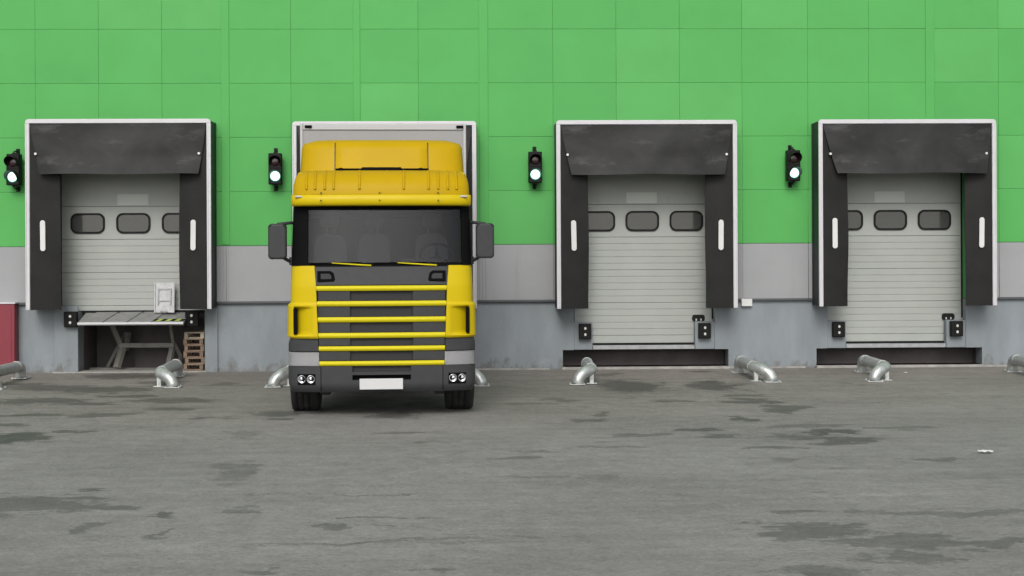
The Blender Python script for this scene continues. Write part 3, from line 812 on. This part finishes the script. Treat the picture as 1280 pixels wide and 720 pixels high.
m = MB(); m.box(-.14, .14, -.12, .12, 0, .10, bev=.03, seg=3)
p = ground(37, 463)
o = tag(m.build('rubber_block', M['rubber'], loc=(p.x, p.y - .1, 0)), 'low black rubber block at the foot of the wall by the red cabinet', 'block')

def litter(px, py, w_, d_, label, name='paper_scrap'):
    p = ground(px, py); m = MB(); A, B = [], []
    for i in range(5):
        ra, rb = [], []
        for j in range(9):
            u, v = j / 8 - .5, i / 4 - .5; z = .012 + .012 * math.sin(u * 5 + v * 4) ** 2 + .004 * random.random()
            wx = w_ * u * (1 - .5 * abs(v)) ; ra.append((wx, d_ * v, z + .003)); rb.append((wx, d_ * v, z))
        A.append(ra); B.append(rb)
    m.solid(A, B); o = m.build(name, M['paper'], loc=(p.x, p.y, 0)); tag(o, label, 'litter', 'white scraps of litter on the asphalt'); return o
litter(1232, 566, .17, .10, 'long white curved paper scrap on the open asphalt at right')
litter(1132, 467, .06, .05, 'tiny white scrap just in front of the rightmost pit')

# ------------------------------------------------------------------ TRUCK
TF = at(477, 330, -8.12); TB = at(480, 330, -5.25)
yaw = math.atan2(-(TB.x - TF.x), (TB.y - TF.y))
tr = empty('box_truck', (TF.x, TF.y, 0), 'yellow box truck with grey cargo box, parked with its back to the second dock', 'truck', rz=yaw)
S0 = FPX / (TF - CAM).dot(F)
def tx(px, y=0): return (px - 477) * (1 / S0 + y / FPX)
def tz(py, y=0): return CAM.z + (HY + .9 - py) * (1 / S0 + y / FPX)
def lerp_tab(tab, z):
    if z <= tab[0][0]: return tab[0][1]
    for (a, va), (b, vb) in zip(tab, tab[1:]):
        if z <= b: return va + (vb - va) * (z - a) / (b - a)
    return tab[-1][1]
HWt = [(.3, 1.18), (.35, 1.225), (.43, 1.25), (.5, 1.255), (1.0, 1.255), (1.04, 1.235), (1.75, 1.225), (2.0, 1.215), (2.83, 1.195), (3.3, 1.12)]
Y0t = [(.3, .10), (.35, .035), (.42, .0), (1.75, .0), (2.0, .035), (2.83, .17), (3.3, .35)]
def hwf(z): return lerp_tab(HWt, z)
def y0f(z): return lerp_tab(Y0t, z)
def surf(x, z, c=.30, n=5.0, hw=None):
    t = min(1, abs(x) / (hw or hwf(z))); return y0f(z) + .05 * t * t + c * (1 - (1 - t ** n) ** (1 / n))
def patch(m, xl, xr, z0, z1, off=0.0, thick=.03, nx=24, nz=8, mi=0, scale=1.0, offf=None, n=5.0, hwadd=0.0, sm=True):
    A, B = [], []
    for i in range(nz + 1):
        z = z0 + (z1 - z0) * i / nz; h = hwf(z) + hwadd
        a = xl(z) if callable(xl) else xl; b = xr(z) if callable(xr) else xr
        ua, ub = math.asin(max(-1, min(1, a / h))), math.asin(max(-1, min(1, b / h)))
        ra, rb = [], []
        for j in range(nx + 1):
            x = h * math.sin(ua + (ub - ua) * j / nx)
            y = surf(x, z, n=n, hw=h) + off + (offf(x, z) if offf else 0)
            ra.append((x, y, z)); rb.append((x, surf(x, z, n=n, hw=h) + off + thick, z))
        A.append(ra); B.append(rb)
    m.solid(A, B, mi=mi, sm=sm); return m

Zb0, Zb1 = tz(490), tz(457.5)         # bumper
Zh0, Zh1 = tz(457), tz(440)           # headlamps
Zc0, Zc1 = tz(423), tz(332)           # corner panels
Zg0, Zg1 = tz(464.5), tz(356.5)       # grille
Zw0, Zw1 = tz(332), tz(256)           # windscreen
def gedge(z):                          # half width of the grille
    return lerp_tab([(Zg0, tx(554.5)), (Zg1, tx(558.5)), (Zc1, tx(560.5))], z)

# cab shell
YB = 2.35
m = MB()
for s in (-1, 1):
    # side wall below window, pillars; window opening y .55..1.5, z 2.0..2.7
    A, B = [], []
    def wall(y0_, y1_, z0_, z1_, t=.04):
        A, B = [], []
        for i in range(5):
            z = z0_ + (z1_ - z0_) * i / 4; h = hwf(z)
            A.append([(s * h, y0_, z), (s * h, y1_, z)]); B.append([(s * (h - t), y0_, z), (s * (h - t), y1_, z)])
        m.solid(A, B, sm=False)
    wall(.40, YB, Zc0 - .05, 1.98); wall(.40, .55, 1.98, 2.72); wall(1.5, YB, 1.98, 2.72); wall(.40, YB, 2.72, 3.28)
m.box(-1.18, 1.18, YB - .002, YB + .04, 1.0, 3.28, bev=.01)
m.box(-1.19, 1.19, .42, YB, .96, 1.0)
# roof
A, B = [], []
for i in range(9):
    y = .42 + (YB - .40) * i / 8; ra, rb = [], []
    for j in range(17):
        u = -1 + 2 * j / 16; x = 1.12 * u; z = 3.28 + .05 * (1 - u ** 6) * (1 if i > 0 else .6)
        ra.append((x, y, z)); rb.append((x, y, z - .04))
    A.append(ra); B.append(rb)
m.solid(A, B)
m.build('cab_body', M['yellow'], tr)
# interior lining
m = MB()
m.box(-1.14, 1.14, YB - .06, YB - .01, 1.0, 3.2); m.box(-1.16, -1.13, .55, YB - .07, 1.0, 1.96); m.box(1.13, 1.16, .55, YB - .07, 1.0, 1.96)
m.box(-1.1, 1.1, .5, YB - .07, 3.16, 3.2); m.box(-1.12, 1.12, .45, YB - .07, 1.02, 1.1)
m.box(-1.14, 1.14, YB - .5, YB - .07, 2.72, 3.14, bev=.03)
m.build('cab_interior', M['interior'], tr)
m = MB(); patch(m, -1.05, 1.05, 1.1, Zw0 + .04, off=.16, thick=.25, nx=20, nz=4)
m.box(.25, .85, .30, .62, Zw0 - .02, Zw0 + .09, bev=.04, seg=3)
m.build('dashboard', M['interior'], tr)
def seat(cx):
    r = MB(); r.box(cx - .25, cx + .25, .95, 1.42, 1.55, 1.72, bev=.05, seg=3); st = r.build('seat', M['seat'], tr)
    q = MB(); q.prism([(cx - .24, 1.66), (cx + .24, 1.66), (cx + .23, 2.38), (cx + .14, 2.47), (cx - .14, 2.47), (cx - .23, 2.38)], 1.38, 1.52, 'y', bev=.05, seg=3); q.build('backrest', M['seat'], st)
    q = MB(); q.box(cx - .14, cx + .14, 1.40, 1.50, 2.55, 2.75, bev=.035, seg=3)
    for s in (-1, 1): q.tube([(cx + s * .05, 1.45, 2.40), (cx + s * .05, 1.45, 2.58)], .012, n=8)
    q.build('headrest', M['seat'], st)
for px in (412, 466, 538): seat(tx(px, 1.4))
m = MB(); c = Vector((tx(545, .75), .78, 2.14)); tilt = Matrix.Rotation(R(-38), 4, 'X'); rg = []
for k in range(33):
    a = 2 * math.pi * k / 32; rg.append(c + (tilt @ Vector((math.cos(a) * .23, 0, math.sin(a) * .23))))
m.tube(rg, .018, n=8, cap=False)
for a in (0, 120, 240): m.tube([c, c + (tilt @ Vector((math.cos(R(a + 90)) * .22, 0, math.sin(R(a + 90)) * .22)))], .015, n=8)
m.tube([c, c + Vector((0, -.25, -.25))], .03, n=10)
m.build('steering_wheel', M['tblack'], tr)

# doors
for s in (-1, 1):
    m = MB(); A, B = [], []
    for i in range(7):
        z = 1.12 + (2.0 - 1.12) * i / 6; h = hwf(z) + .008
        A.append([(s * h, .46, z), (s * h, 1.55, z)]); B.append([(s * (h - .02), .46, z), (s * (h - .02), 1.55, z)])
    m.solid(A, B); dr = m.build('door', M['yellow'], tr)
    m = MB(); A, B = [], []
    for i in range(5):
        z = 2.0 + .70 * i / 4; h = hwf(z) - .012
        A.append([(s * h, .55, z), (s * h, 1.5, z)]); B.append([(s * (h - .008), .55, z), (s * (h - .008), 1.5, z)])
    m.solid(A, B); m.build('window', M['windscreen'], dr)
    m = MB(); m.box(min(s * 1.235, s * 1.27), max(s * 1.235, s * 1.27), 1.28, 1.46, 1.84, 1.88, bev=.01); m.build('handle', M['tblack'], dr)

# windscreen and its black surround
m = MB(); patch(m, -1.08, 1.12, Zw0 + .035, Zw1 - .05, off=.015, thick=.008, nx=34, nz=8)
m.build('windscreen', M['windscreen'], tr)
m = MB()
patch(m, lambda z: -hwf(z), -.985 , Zw0, Zw1, off=.0, thick=.05, nx=12, nz=8)
patch(m, 1.075, lambda z: hwf(z), Zw0, Zw1, off=.0, thick=.05, nx=12, nz=8)
patch(m, -.984, 1.074, Zw1 - .055, Zw1, off=.0, thick=.05, nx=24, nz=2)
patch(m, -.984, 1.074, Zw0, Zw0 + .04, off=.0, thick=.05, nx=24, nz=2)
m.build('windscreen_surround', M['tblack'], tr)

# yellow corner panels with scoop
for s in (-1, 1):
    m = MB()
    zs_lo, zs_hi = tz(419), tz(383)
    def scoop(x, z):
        ax = abs(x); a, b = tx(562), tx(586)
        if zs_lo < z < zs_hi and a < ax < b:
            e = min(1, (z - zs_lo) / .03, (zs_hi - z) / .03)
            return .13 * ((ax - a) / (b - a)) * e
        return 0
    if s > 0: xl, xr = (lambda z: gedge(z) + .004), (lambda z: hwf(z) + hx_(z))
    def hx_(z): return lerp_tab([(Zc0, .0), (Zc0 + .03, .035), (tz(381), .035), (tz(378), .0), (3, 0)], z)
    A, B = [], []
    zl = sorted([Zc0 + (Zc1 - Zc0) * i / 30 for i in range(31)] + [zs_lo, zs_lo + .03, zs_hi, zs_hi - .03, tz(381), tz(378), Zc0 + .03])
    for z in zl:
        h = hwf(z) + hx_(z); a = gedge(z) + .004; ra, rb = [], []
        ua = math.asin(a / h); ub = math.pi / 2
        us = sorted([ua + (ub - ua) * j / 40 for j in range(41)])
        for u in us:
            x = h * math.sin(u); y = surf(x, z, hw=h, c=.40) - .012 - (.03 if hx_(z) > .02 else 0); 
            ra.append((s * x, y + scoop(x, z), z)); rb.append((s * x * .985, y + .16, z))
        A.append(ra); B.append(rb)
    m.solid(A, B); cp = m.build('corner_panel', M['yellow'], tr)
    q = MB(); q.box(s * (gedge(1.4) + .0) - .006, s * gedge(1.4) + .006, surf(1, 1.4) - .03, surf(1, 1.4), Zc0, Zg1 - .01)
    q.build('seam', M['tblack'], cp)
    q = MB(); a = s * tx(584.8); ys_ = surf(a, 1.2, c=.40, hw=1.27) - .066
    q.prism([(u + 0, v) for u, v in rrect(a - .024, a + .024, zs_lo + .02, zs_hi - .02, .012)], ys_, ys_ + .20, 'y'); q.build('air_intake', M['tblack'], cp)

# upper grey panel with two raised D plaques, black in place of recess shade
m = MB(); patch(m, lambda z: -gedge(z), lambda z: gedge(z), Zg1 + .004, Zc1 - .015, off=-.006, thick=.04, nx=30, nz=5)
fp = m.build('front_panel', M['tgrey'], tr)
for s in (-1, 1):
    q = MB(); xi, xo = tx(535), tx(557); za, zb_ = tz(352), tz(338.5)
    pts = [(xo, za), (xo, zb_), (xi + .06, zb_), (xi + .02, zb_ - .03), (xi, za + .03), (xi + .012, za)]
    y = surf(xi, 1.85)
    q.prism([(s * u, v) for u, v in pts], y - .016, y + .02, 'y', bev=.006); rc = q.build('recess_shade_plaque', M['tblack'], fp)
    q = MB(); q.prism([(s * (xi + xo) / 2 + s * (u - (xi + xo) / 2) * .62, (za + zb_) / 2 + (v - (za + zb_) / 2) * .5) for u, v in pts], y - .019, y - .014, 'y', bev=.002); q.build('grip', M['tgrey'], rc)

# grille
bars = [360.3, 379.5, 399.5, 419.2, 435.6, 454.2]
m = MB()
patch(m, lambda z: -gedge(z), lambda z: gedge(z), Zg0, Zg1, off=.055, thick=.03, nx=30, nz=5)
gr = m.build('grille', M['tdark'], tr)
lim = [356.8] + bars + [464.5]
for a, b in zip(bars, bars[1:] + [468.5]):
    zt_, zb_ = tz(a + 3.6), tz(b - 3.6); m = MB()
    patch(m, lambda z: -gedge(z) + .006, -.425, zb_, zt_, off=.012, thick=.03, nx=10, nz=2); m.build('louvre', M['tgrey'], gr); m = MB()
    patch(m, .415, lambda z: gedge(z) - .006, zb_, zt_, off=.012, thick=.03, nx=10, nz=2); m.build('louvre', M['tgrey'], gr)
    m = MB(); patch(m, -.40, .395, zb_, zb_ + (zt_ - zb_) * .62, off=.045, thick=.02, nx=8, nz=1); m.build('louvre', M['tdark'], gr)
for k, b in enumerate(bars):
    m = MB(); zc = tz(b); th_ = .034 if k < 4 else .031
    def prof(x, z, zc=zc, th_=th_): return .02 * ((z - zc) / th_) ** 2
    patch(m, lambda z: -gedge(z) - (0 if k else 0), lambda z: gedge(z), zc - th_, zc + th_, off=-.022, thick=.05, nx=30, nz=6, offf=prof)
    m.build('grille_bar', M['yellow2'], tr)

# dark band between corner panel and lamps, lamps, bumper
for s in (-1, 1):
    m = MB(); zt_, zb_ = Zc0 - .004, Zh1 + .004
    f = (lambda z: gedge(z) + .006); h = (lambda z: hwf(z))
    if s > 0: patch(m, f, h, zb_, zt_, off=.02, thick=.10, nx=20, nz=3); patch(m, f, lambda z: hwf(z), zb_ + .01, tz(430), off=-.012, thick=.06, nx=20, nz=3)
    else: patch(m, lambda z: -hwf(z), lambda z: -gedge(z) - .006, zb_, zt_, off=.02, thick=.10, nx=20, nz=3); patch(m, lambda z: -hwf(z), lambda z: -gedge(z) - .006, zb_ + .01, tz(430), off=-.012, thick=.06, nx=20, nz=3)
    m.build('lamp_brow', M['tgrey'], tr)
    m = MB(); i0 = tx(555.5)
    if s > 0: patch(m, i0, lambda z: hwf(z) - .001, Zh0, Zh1, off=.006, thick=.008, nx=20, nz=3)
    else: patch(m, lambda z: -hwf(z) + .001, -i0, Zh0, Zh1, off=.006, thick=.008, nx=20, nz=3)
    hl = m.build('headlight', M['lampglass'], tr)
    m = MB()
    if s > 0: patch(m, i0, lambda z: hwf(z) - .02, Zh0 + .004, Zh1 - .004, off=.045, thick=.05, nx=20, nz=3)
    else: patch(m, lambda z: -hwf(z) + .02, -i0, Zh0 + .004, Zh1 - .004, off=.045, thick=.05, nx=20, nz=3)
    for q_ in range(11):
        x = s * (i0 + .03 + q_ * .028); y = surf(x, .76)
        m.box(x - .004, x + .004, y + .028, y + .05, Zh0 + .012, Zh1 - .012)
    m.build('reflector', M['reflector'], hl)
m = MB()
slot_x0, slot_x1, sz0, sz1 = tx(440), tx(513), tz(475), tz(468.5)
patch(m, lambda z: -hwf(z), slot_x0, Zb0, Zb1, off=-.02, thick=.30, nx=30, nz=10)
patch(m, slot_x1, lambda z: hwf(z), Zb0, Zb1, off=-.02, thick=.30, nx=30, nz=10)
patch(m, slot_x0, slot_x1, Zb0, sz0, off=-.02, thick=.30, nx=8, nz=5)
patch(m, slot_x0, slot_x1, sz1, tz(464.8), off=-.02, thick=.30, nx=8, nz=1)
patch(m, slot_x0 - .01, slot_x1 + .01, sz0 - .02, sz1 + .02, off=.05, thick=.10, nx=8, nz=1, mi=1)
# fill between lamps under the grille
bp_ = m.build('bumper', [M['tgrey'], M['tblack']], tr)
m = MB()
for s in (-1, 1):
    x = s * tx(553); m.box(x - .004, x + .004, surf(x, .5) - .024, surf(x, .5), Zb0 + .02, Zb1 - .005)
m.build('seam', M['tblack'], bp_)
m = MB(); y = surf(0, .5) - .03
m.box(tx(449), tx(503), y - .012, y, tz(486.5), tz(473), bev=.004); m.build('number_plate', M['plate_white'], bp_)
for s in (-1, 1):
    m = MB(); a, b = tx(564.5), tx(576)
    xa, xb = s * tx(559), s * tx(583)
    yy = surf(abs(xb), .5) - .035
    patch(m, min(xa, xb) + .01, max(xa, xb) - .01, tz(480.5), tz(467), off=-.026, thick=.03, nx=12, nz=3)
    lb = m.build('fog_lamp_bezel', M['tblack'], bp_)
    for p in (a, b):
        q = MB(); q.lathe([(.052, .012), (.054, -.004), (.046, -.006), (.040, .002), (.018, .006), (.015, -.004), (.001, -.006)], (s * (p + .012), surf(p + .012, .5) - .032, tz(473.5)), 'y', 24)
        q.build('fog_lamp', M['chrome'], lb)
# sun visor and roof front
Zv0, Zv1, Zv2 = tz(256.2), tz(243), tz(213, .35)
m = MB()
def ring_patch(m, rows, nx=44, hwx=None, thick=.04, n=4.0, c=.30):
    A, B = [], []
    for z, y, h in rows:
        ra, rb = [], []
        for j in range(nx + 1):
            u = -math.pi / 2 + math.pi * j / nx; x = h * math.sin(u); t = abs(math.sin(u))
            yy = y + .05 * t * t + c * (1 - (1 - min(1, t) ** n) ** (1 / n))
            ra.append((x, yy, z)); rb.append((x * (1 - thick / h), yy + thick, z - thick * .3))
        A.append(ra); B.append(rb)
    m.solid(A, B)
VH = tx(590.3)
ring_patch(m, [(Zv0, .0, VH), (Zv0 + .03, -.03, VH + .004), (Zv1 - .01, -.015, VH + .004), (Zv1, .0, VH)])
vs = m.build('sun_visor', M['yellow'], tr)
m = MB()
rows = []
for k in range(9):
    u = k / 8; a = u * math.pi / 2
    rows.append((Zv1 + .004 + (Zv2 - Zv1) * math.sin(a) ** .9, .015 + .42 * (1 - math.cos(a)), VH - .02 - (VH - 1.10) * (1 - math.cos(a)) ** 1.0))
ring_patch(m, rows)
m.build('roof_front', M['yellow_roof_shaded'], tr)
m = MB()
for px in (384, 395, 407, 418, 450, 505, 536, 548, 560, 571):
    x = tx(px, .1); m = MB()
    A, B = [], []
    for k in range(0, 7):
        u = .10 + .72 * k / 6; a = u * math.pi / 2
        z = Zv1 + .004 + (Zv2 - Zv1) * math.sin(a) ** .9; h = VH - .02 - (VH - 1.10) * (1 - math.cos(a)); t = min(1, abs(x) / h)
        y = .015 + .42 * (1 - math.cos(a)) + .05 * t * t + .30 * (1 - (1 - t ** 4) ** .25)
        A.append([(x - .02, y + .002, z + .002), (x - .008, y - .024, z + .008), (x + .008, y - .024, z + .008), (x + .02, y + .002, z + .002)])
        B.append([(x - .02, y + .02, z - .01), (x - .008, y + .02, z - .01), (x + .008, y + .02, z - .01), (x + .02, y + .02, z - .01)])
    m.solid(A, B); m.build('roof_rib', M['yellow_roof_shaded'], tr)
for px in (402, 475, 548):
    for py in (241, 250.5):
        m = MB(); x = tx(px); m.tube([(x, -.045 if py > 245 else -.01, tz(py)), (x, .1, tz(py))], .009, n=8); m.build('screw', M['tdark'], vs)
for s in (-1, 1):
    m = MB(); x = s * tx(580); y = .12
    m.box(x - .05, x + .05, y - .05, y + .06, tz(246.5), tz(244.3), bev=.005); m.build('marker_lamp', M['cargo_edge'], vs)
# roof spoiler
DYs = .85
m = MB(); Zd0, Zd1 = 3.26, tz(172.5, DYs)
def drow(z, u, h): return (z, DYs + .30 * u, h)
rows = []
for k in range(11):
    u = k / 10; z = Zd0 + (Zd1 - Zd0) * u
    e = max(0, (u - .78) / .22); rows.append((z - .0 * e, DYs + .16 * u + .22 * (1 - math.sqrt(max(0, 1 - e * e))), tx(581, DYs) - .03 * u - .16 * (1 - math.sqrt(max(0, 1 - e * e)))))
ring_patch(m, rows, nx=60, thick=.05, n=6, c=.5)
# side wings to the back and top skin
zt_ = Zd1 - .005
A, B = [], []
for i in range(6):
    y = DYs + .38 + .9 * i / 5; ra, rb = [], []
    for j in range(21):
        u = -1 + 2 * j / 20; x = 0.93 * u; z = zt_ - .02 * abs(u) ** 3 - .02 * (i / 5)
        yy = y + (.18 * abs(u) ** 5 if i == 0 else 0)
        ra.append((x, yy, z)); rb.append((x, yy, z - .03))
    A.append(ra); B.append(rb)
m.solid(A, B)
for s in (-1, 1):
    A, B = [], []
    for i in range(6):
        z = Zd0 + (Zd1 - .06 - Zd0) * i / 5; x = tx(581, DYs) - .03 * i / 5 - (.04 if i == 5 else 0)
        A.append([(s * x, DYs + .52, z), (s * x, 2.2, z)]); B.append([(s * (x - .04), DYs + .52, z), (s * (x - .04), 2.2, z)])
    m.solid(A, B)
sp = m.build('roof_spoiler', M['yellow_roof_shaded'], tr)
m = MB()   # raised middle panel
A, B = [], []
xa, xb = tx(419, DYs), tx(534, DYs)
for i in range(9):
    u = i / 8; z = Zd0 + .06 + (Zd1 - .03 - Zd0 - .06) * u; uu = (z - Zd0) / (Zd1 - Zd0); e = max(0, (uu - .78) / .22)
    ra, rb = [], []
    for j in range(21):
        x = xa + (xb - xa) * j / 20; t = abs(x) / 1.1
        yb_ = DYs + .16 * uu + .22 * (1 - math.sqrt(max(0, 1 - e * e))) + .05 * t * t + .5 * (1 - (1 - t ** 6) ** (1 / 6))
        edge = min(1, min(j, 20 - j) / 1.0, (8 - i) / 1.0)
        ra.append((x, yb_ - .032 * edge, z)); rb.append((x, yb_ + .02, z))
    A.append(ra); B.append(rb)
m.solid(A, B); m.build('spoiler_panel', M['yellow_roof_shaded'], sp)
for x in (xa - .006, xb + .006):
    m = MB(); A, B = [], []
    for i in range(9):
        u = .10 + .80 * i / 8; z = Zd0 + (Zd1 - Zd0) * u; e = max(0, (u - .78) / .22); t = abs(x) / 1.1
        y = DYs + .16 * u + .22 * (1 - math.sqrt(max(0, 1 - e * e))) + .05 * t * t + .5 * (1 - (1 - t ** 6) ** (1 / 6))
        A.append([(x - .007, y - .006, z), (x + .007, y - .006, z)]); B.append([(x - .007, y + .02, z), (x + .007, y + .02, z)])
    m.solid(A, B); m.build('seam', M['tdark'], sp)
# roof lamp bar
m = MB(); yb_, zb_ = .48, tz(212.0, .48)
m.tube([(tx(420, .5), yb_, zb_), (tx(536, .5), yb_, zb_)], .016, n=10)
m.box(tx(452, .5), tx(502, .5), yb_ - .05, yb_ + .05, zb_ - .03, zb_ + .03, bev=.015)
for px in (426.5, 526): m.box(tx(px, .5) - .03, tx(px, .5) + .03, yb_ - .07, yb_ + .02, zb_ - .06, zb_ + .02, bev=.012)
m.build('lamp_bar', M['tblack'], tr)
# mirrors
for s in (-1, 1):
    m = MB(); xa, xb = s * (tx(596.5)), s * (tx(619.5)); y = .28
    ym = .32
    m.prism(rrect(min(xa, xb), max(xa, xb), tz(323.5), tz(279), .055), ym - .10, ym + .05, 'y', bev=.028, seg=3)
    mi_ = m.build('mirror', M['tgrey'], tr)
    q = MB()
    q.tube([(s * 1.17, .42, tz(278)), (s * 1.22, .36, tz(277.5)), (s * 1.40, ym, tz(279.5)), (s * 1.40, ym, tz(284))], .022, n=10)
    q.build('mirror_arm', M['tdark'], mi_); q = MB()
    q.tube([(s * 1.19, .42, tz(327)), (s * 1.25, .37, tz(326)), (s * 1.30, ym, tz(323)), (s * 1.36, ym, tz(318))], .024, n=10)
    q.box(min(s * 1.18, s * 1.25), max(s * 1.18, s * 1.25), .36, .46, tz(331), tz(321), bev=.012)
    q.build('mirror_arm', M['tdark'], mi_)
    q = MB(); q.prism(rrect(min(xa, xb) + .02, max(xa, xb) - .02, tz(321), tz(281.5), .04), ym + .051, ym + .055, 'y'); q.build('mirror_glass', M['chrome'], mi_)
# wipers
for pxa, pxb in ((446, 393), (528, 473)):
    m = MB()
    pb = Vector((tx(pxa + 18), surf(tx(pxa + 18), Zw0 + .0) - .02, Zw0 - .0)); pt = Vector((tx(pxa - 31), surf(tx(pxa - 31), Zw0 + .04) - .025, tz(328.6)))
    m.tube([pb, pb.lerp(pt, .4) + Vector((0, -.01, 0)), pt], [.013, .010, .007], n=8)
    wi = m.build('wiper', M['yellow2'], tr)
    m = MB(); a = Vector((tx(pxb - 6), surf(tx(pxb), 2.05) - .012, tz(329.2))); b = Vector((tx(pxa + 6), surf(tx(pxa + 10), 2.05) - .012, tz(328.5)))
    m.tube([a, b], .011, n=6); m.build('wiper_blade', M['tblack'], wi)

# wheels
def wheel(x_in, x_out, yc, rad, name='wheel', rim=True):
    s = 1 if x_out > x_in else -1; w_ = abs(x_out - x_in); xc = (x_in + x_out) / 2
    q = MB()
    prof = [(rad * .60, -w_ * .42), (rad * .80, -w_ * .5), (rad * .95, -w_ * .47), (rad * .995, -w_ * .38)]
    for g_ in (-.2, 0, .2):
        prof += [(rad, (g_ - .07) * w_), (rad - .014, (g_ - .065) * w_), (rad - .014, (g_ - .035) * w_), (rad, (g_ - .03) * w_)]
    prof += [(rad * .995, w_ * .38), (rad * .95, w_ * .47), (rad * .80, w_ * .5), (rad * .60, w_ * .42)]
    q.lathe(prof, (0, 0, 0), 'x', 56)
    root = bpy.data.objects.new(name, None); COL.objects.link(root); root.parent = tr; root.location = (xc, yc, rad - .004)
    q.build('tyre', M['tyre'], root)
    q = MB(); q.lathe([(rad * .59, -w_ * .43), (rad * .61, -w_ * .44), (rad * .61, w_ * .44 if s > 0 else w_ * .44), (rad * .55, w_ * .44), (rad * .5, w_ * .30), (rad * .3, w_ * .22), (rad * .24, w_ * .42), (rad * .1, w_ * .46), (.005, w_ * .46)] if s > 0 else
                      [(.005, -w_ * .46), (rad * .1, -w_ * .46), (rad * .24, -w_ * .42), (rad * .3, -w_ * .22), (rad * .5, -w_ * .30), (rad * .55, -w_ * .44), (rad * .61, -w_ * .44), (rad * .61, w_ * .44), (rad * .59, w_ * .43)], (0, 0, 0), 'x', 40)
    q.build('rim', M['rim'], root)
FY = 1.0
for s in (-1, 1): wheel(s * .86, s * 1.262, FY, .51)
for s in (-1, 1): wheel(s * .92, s * 1.21, 5.6, .49); wheel(s * .60, s * .88, 5.6, .49)
m = MB()
for s in (-1, 1):
    m.box(s * .42 - .04, s * .42 + .04, .5, 7.4, .62, .88, bev=.01)
    m.box(min(s * .70, s * .84), max(s * .70, s * .84), .35, .55, .27, .42, bev=.02)
m.box(-.9, .9, 5.5, 5.7, .42, .56, bev=.03); m.box(-.85, .85, .93, 1.07, .42, .56, bev=.03)
m.box(-.45, .45, .4, 1.9, .5, 1.0, bev=.05)
m.box(-.5, .5, 2.0, 5.0, .7, .8)
m.build('chassis', M['chassis'], tr)
for s in (-1, 1):
    m = MB(); A, B = [], []
    for k in range(15):
        a = R(-5 + 190 * k / 14); A.append([(s * .80, FY + math.cos(a) * .62, .52 + math.sin(a) * .6), (s * 1.245, FY + math.cos(a) * .62, .52 + math.sin(a) * .6)])
        B.append([(s * .80, FY + math.cos(a) * .60, .52 + math.sin(a) * .58), (s * 1.245, FY + math.cos(a) * .60, .52 + math.sin(a) * .58)])
    m.solid(A, B); m.build('mudguard', M['tdark'], tr)
    m = MB(); m.box(min(s * 1.2, s * 1.24), max(s * 1.2, s * 1.24), 1.63, YB, .45, 1.0, bev=.01); m.build('side_skirt', M['tgrey'], tr)
m = MB(); m.tube([(-.9, 3.0, .62), (-.9, 4.2, .62)], .27, n=28); m.build('fuel_tank', M['steel'], tr)
# cargo box
CY = 2.85
bw = 1.262; zt_ = tz(154.5, CY); zb_ = .95
m = MB(); CL = 7.55
m.box(-bw + .03, bw - .03, CY + .02, CL, zb_, zt_ - .02, bev=.01)
cb = m.build('cargo_box', M['cargo'], tr)
m = MB()
for s in (-1, 1):
    m.box(s * bw - .045 if s > 0 else -bw, s * bw if s > 0 else -bw + .045, CY, CY + .06, zb_, zt_, bev=.012)
    m.box(min(s * bw, s * (bw - .05)), max(s * bw, s * (bw - .05)), CY + .061, CL, zt_ - .10, zt_, bev=.01)
    m.box(min(s * bw, s * (bw - .05)), max(s * bw, s * (bw - .05)), CY + .061, CL, zb_ - .02, zb_ + .14, bev=.01)
m.box(-bw + .046, bw - .046, CY, CY + .06, zt_ - .10, zt_, bev=.01)
m.box(-bw + .046, bw - .046, CY + .002, CY + .05, zb_, zb_ + .12, bev=.01)
m.build('edge_profile', M['cargo_edge'], cb)
for px in (384, 572.5):
    m = MB(); x = tx(px, CY) ; m.box(x - .055, x + .055, CY - .025, CY - .001, tz(160.5, CY), tz(157, CY), bev=.008); m.build('marker_lamp', M['tblack'], cb)
m = MB(); m.box(-1.15, 1.15, 7.3, 7.4, .5, .6, bev=.01); m.build('rear_bar', M['chassis'], tr)

# ------------------------------------------------------------------ light
wd = bpy.data.worlds.new('World'); scene.world = wd; wd.use_nodes = True; nt = wd.node_tree; n = nt.nodes; L = nt.links
bg = n['Background']; sk = n.new('ShaderNodeTexSky'); sk.sky_type = 'NISHITA'; sk.sun_disc = False
SE, SA = 37, -173       # elevation, azimuth of the sun from +Y towards +X
sk.sun_elevation = R(SE); sk.sun_rotation = R(SA); sk.dust_density = 3; sk.air_density = 1.0; sk.ozone_density = 1
hs = n.new('ShaderNodeHueSaturation'); hs.inputs['Saturation'].default_value = .22
L.new(sk.outputs[0], hs.inputs['Color']); L.new(hs.outputs[0], bg.inputs[0]); bg.inputs[1].default_value = .15
sl = bpy.data.lights.new('sun', 'SUN'); sl.energy = 1.15; sl.angle = R(24); sl.color = (1, .97, .92)
so = bpy.data.objects.new('sun', sl); COL.objects.link(so)
sd = Vector((math.sin(R(SA)) * math.cos(R(SE)), math.cos(R(SA)) * math.cos(R(SE)), math.sin(R(SE))))
so.rotation_euler = sd.to_track_quat('Z', 'Y').to_euler()
so.location = (-10, -20, 20)
scene.view_settings.view_transform = 'Standard'; scene.view_settings.look = 'None'; scene.view_settings.gamma = 1
scene.view_settings.use_curve_mapping = False
scene.view_settings.exposure = 0.12
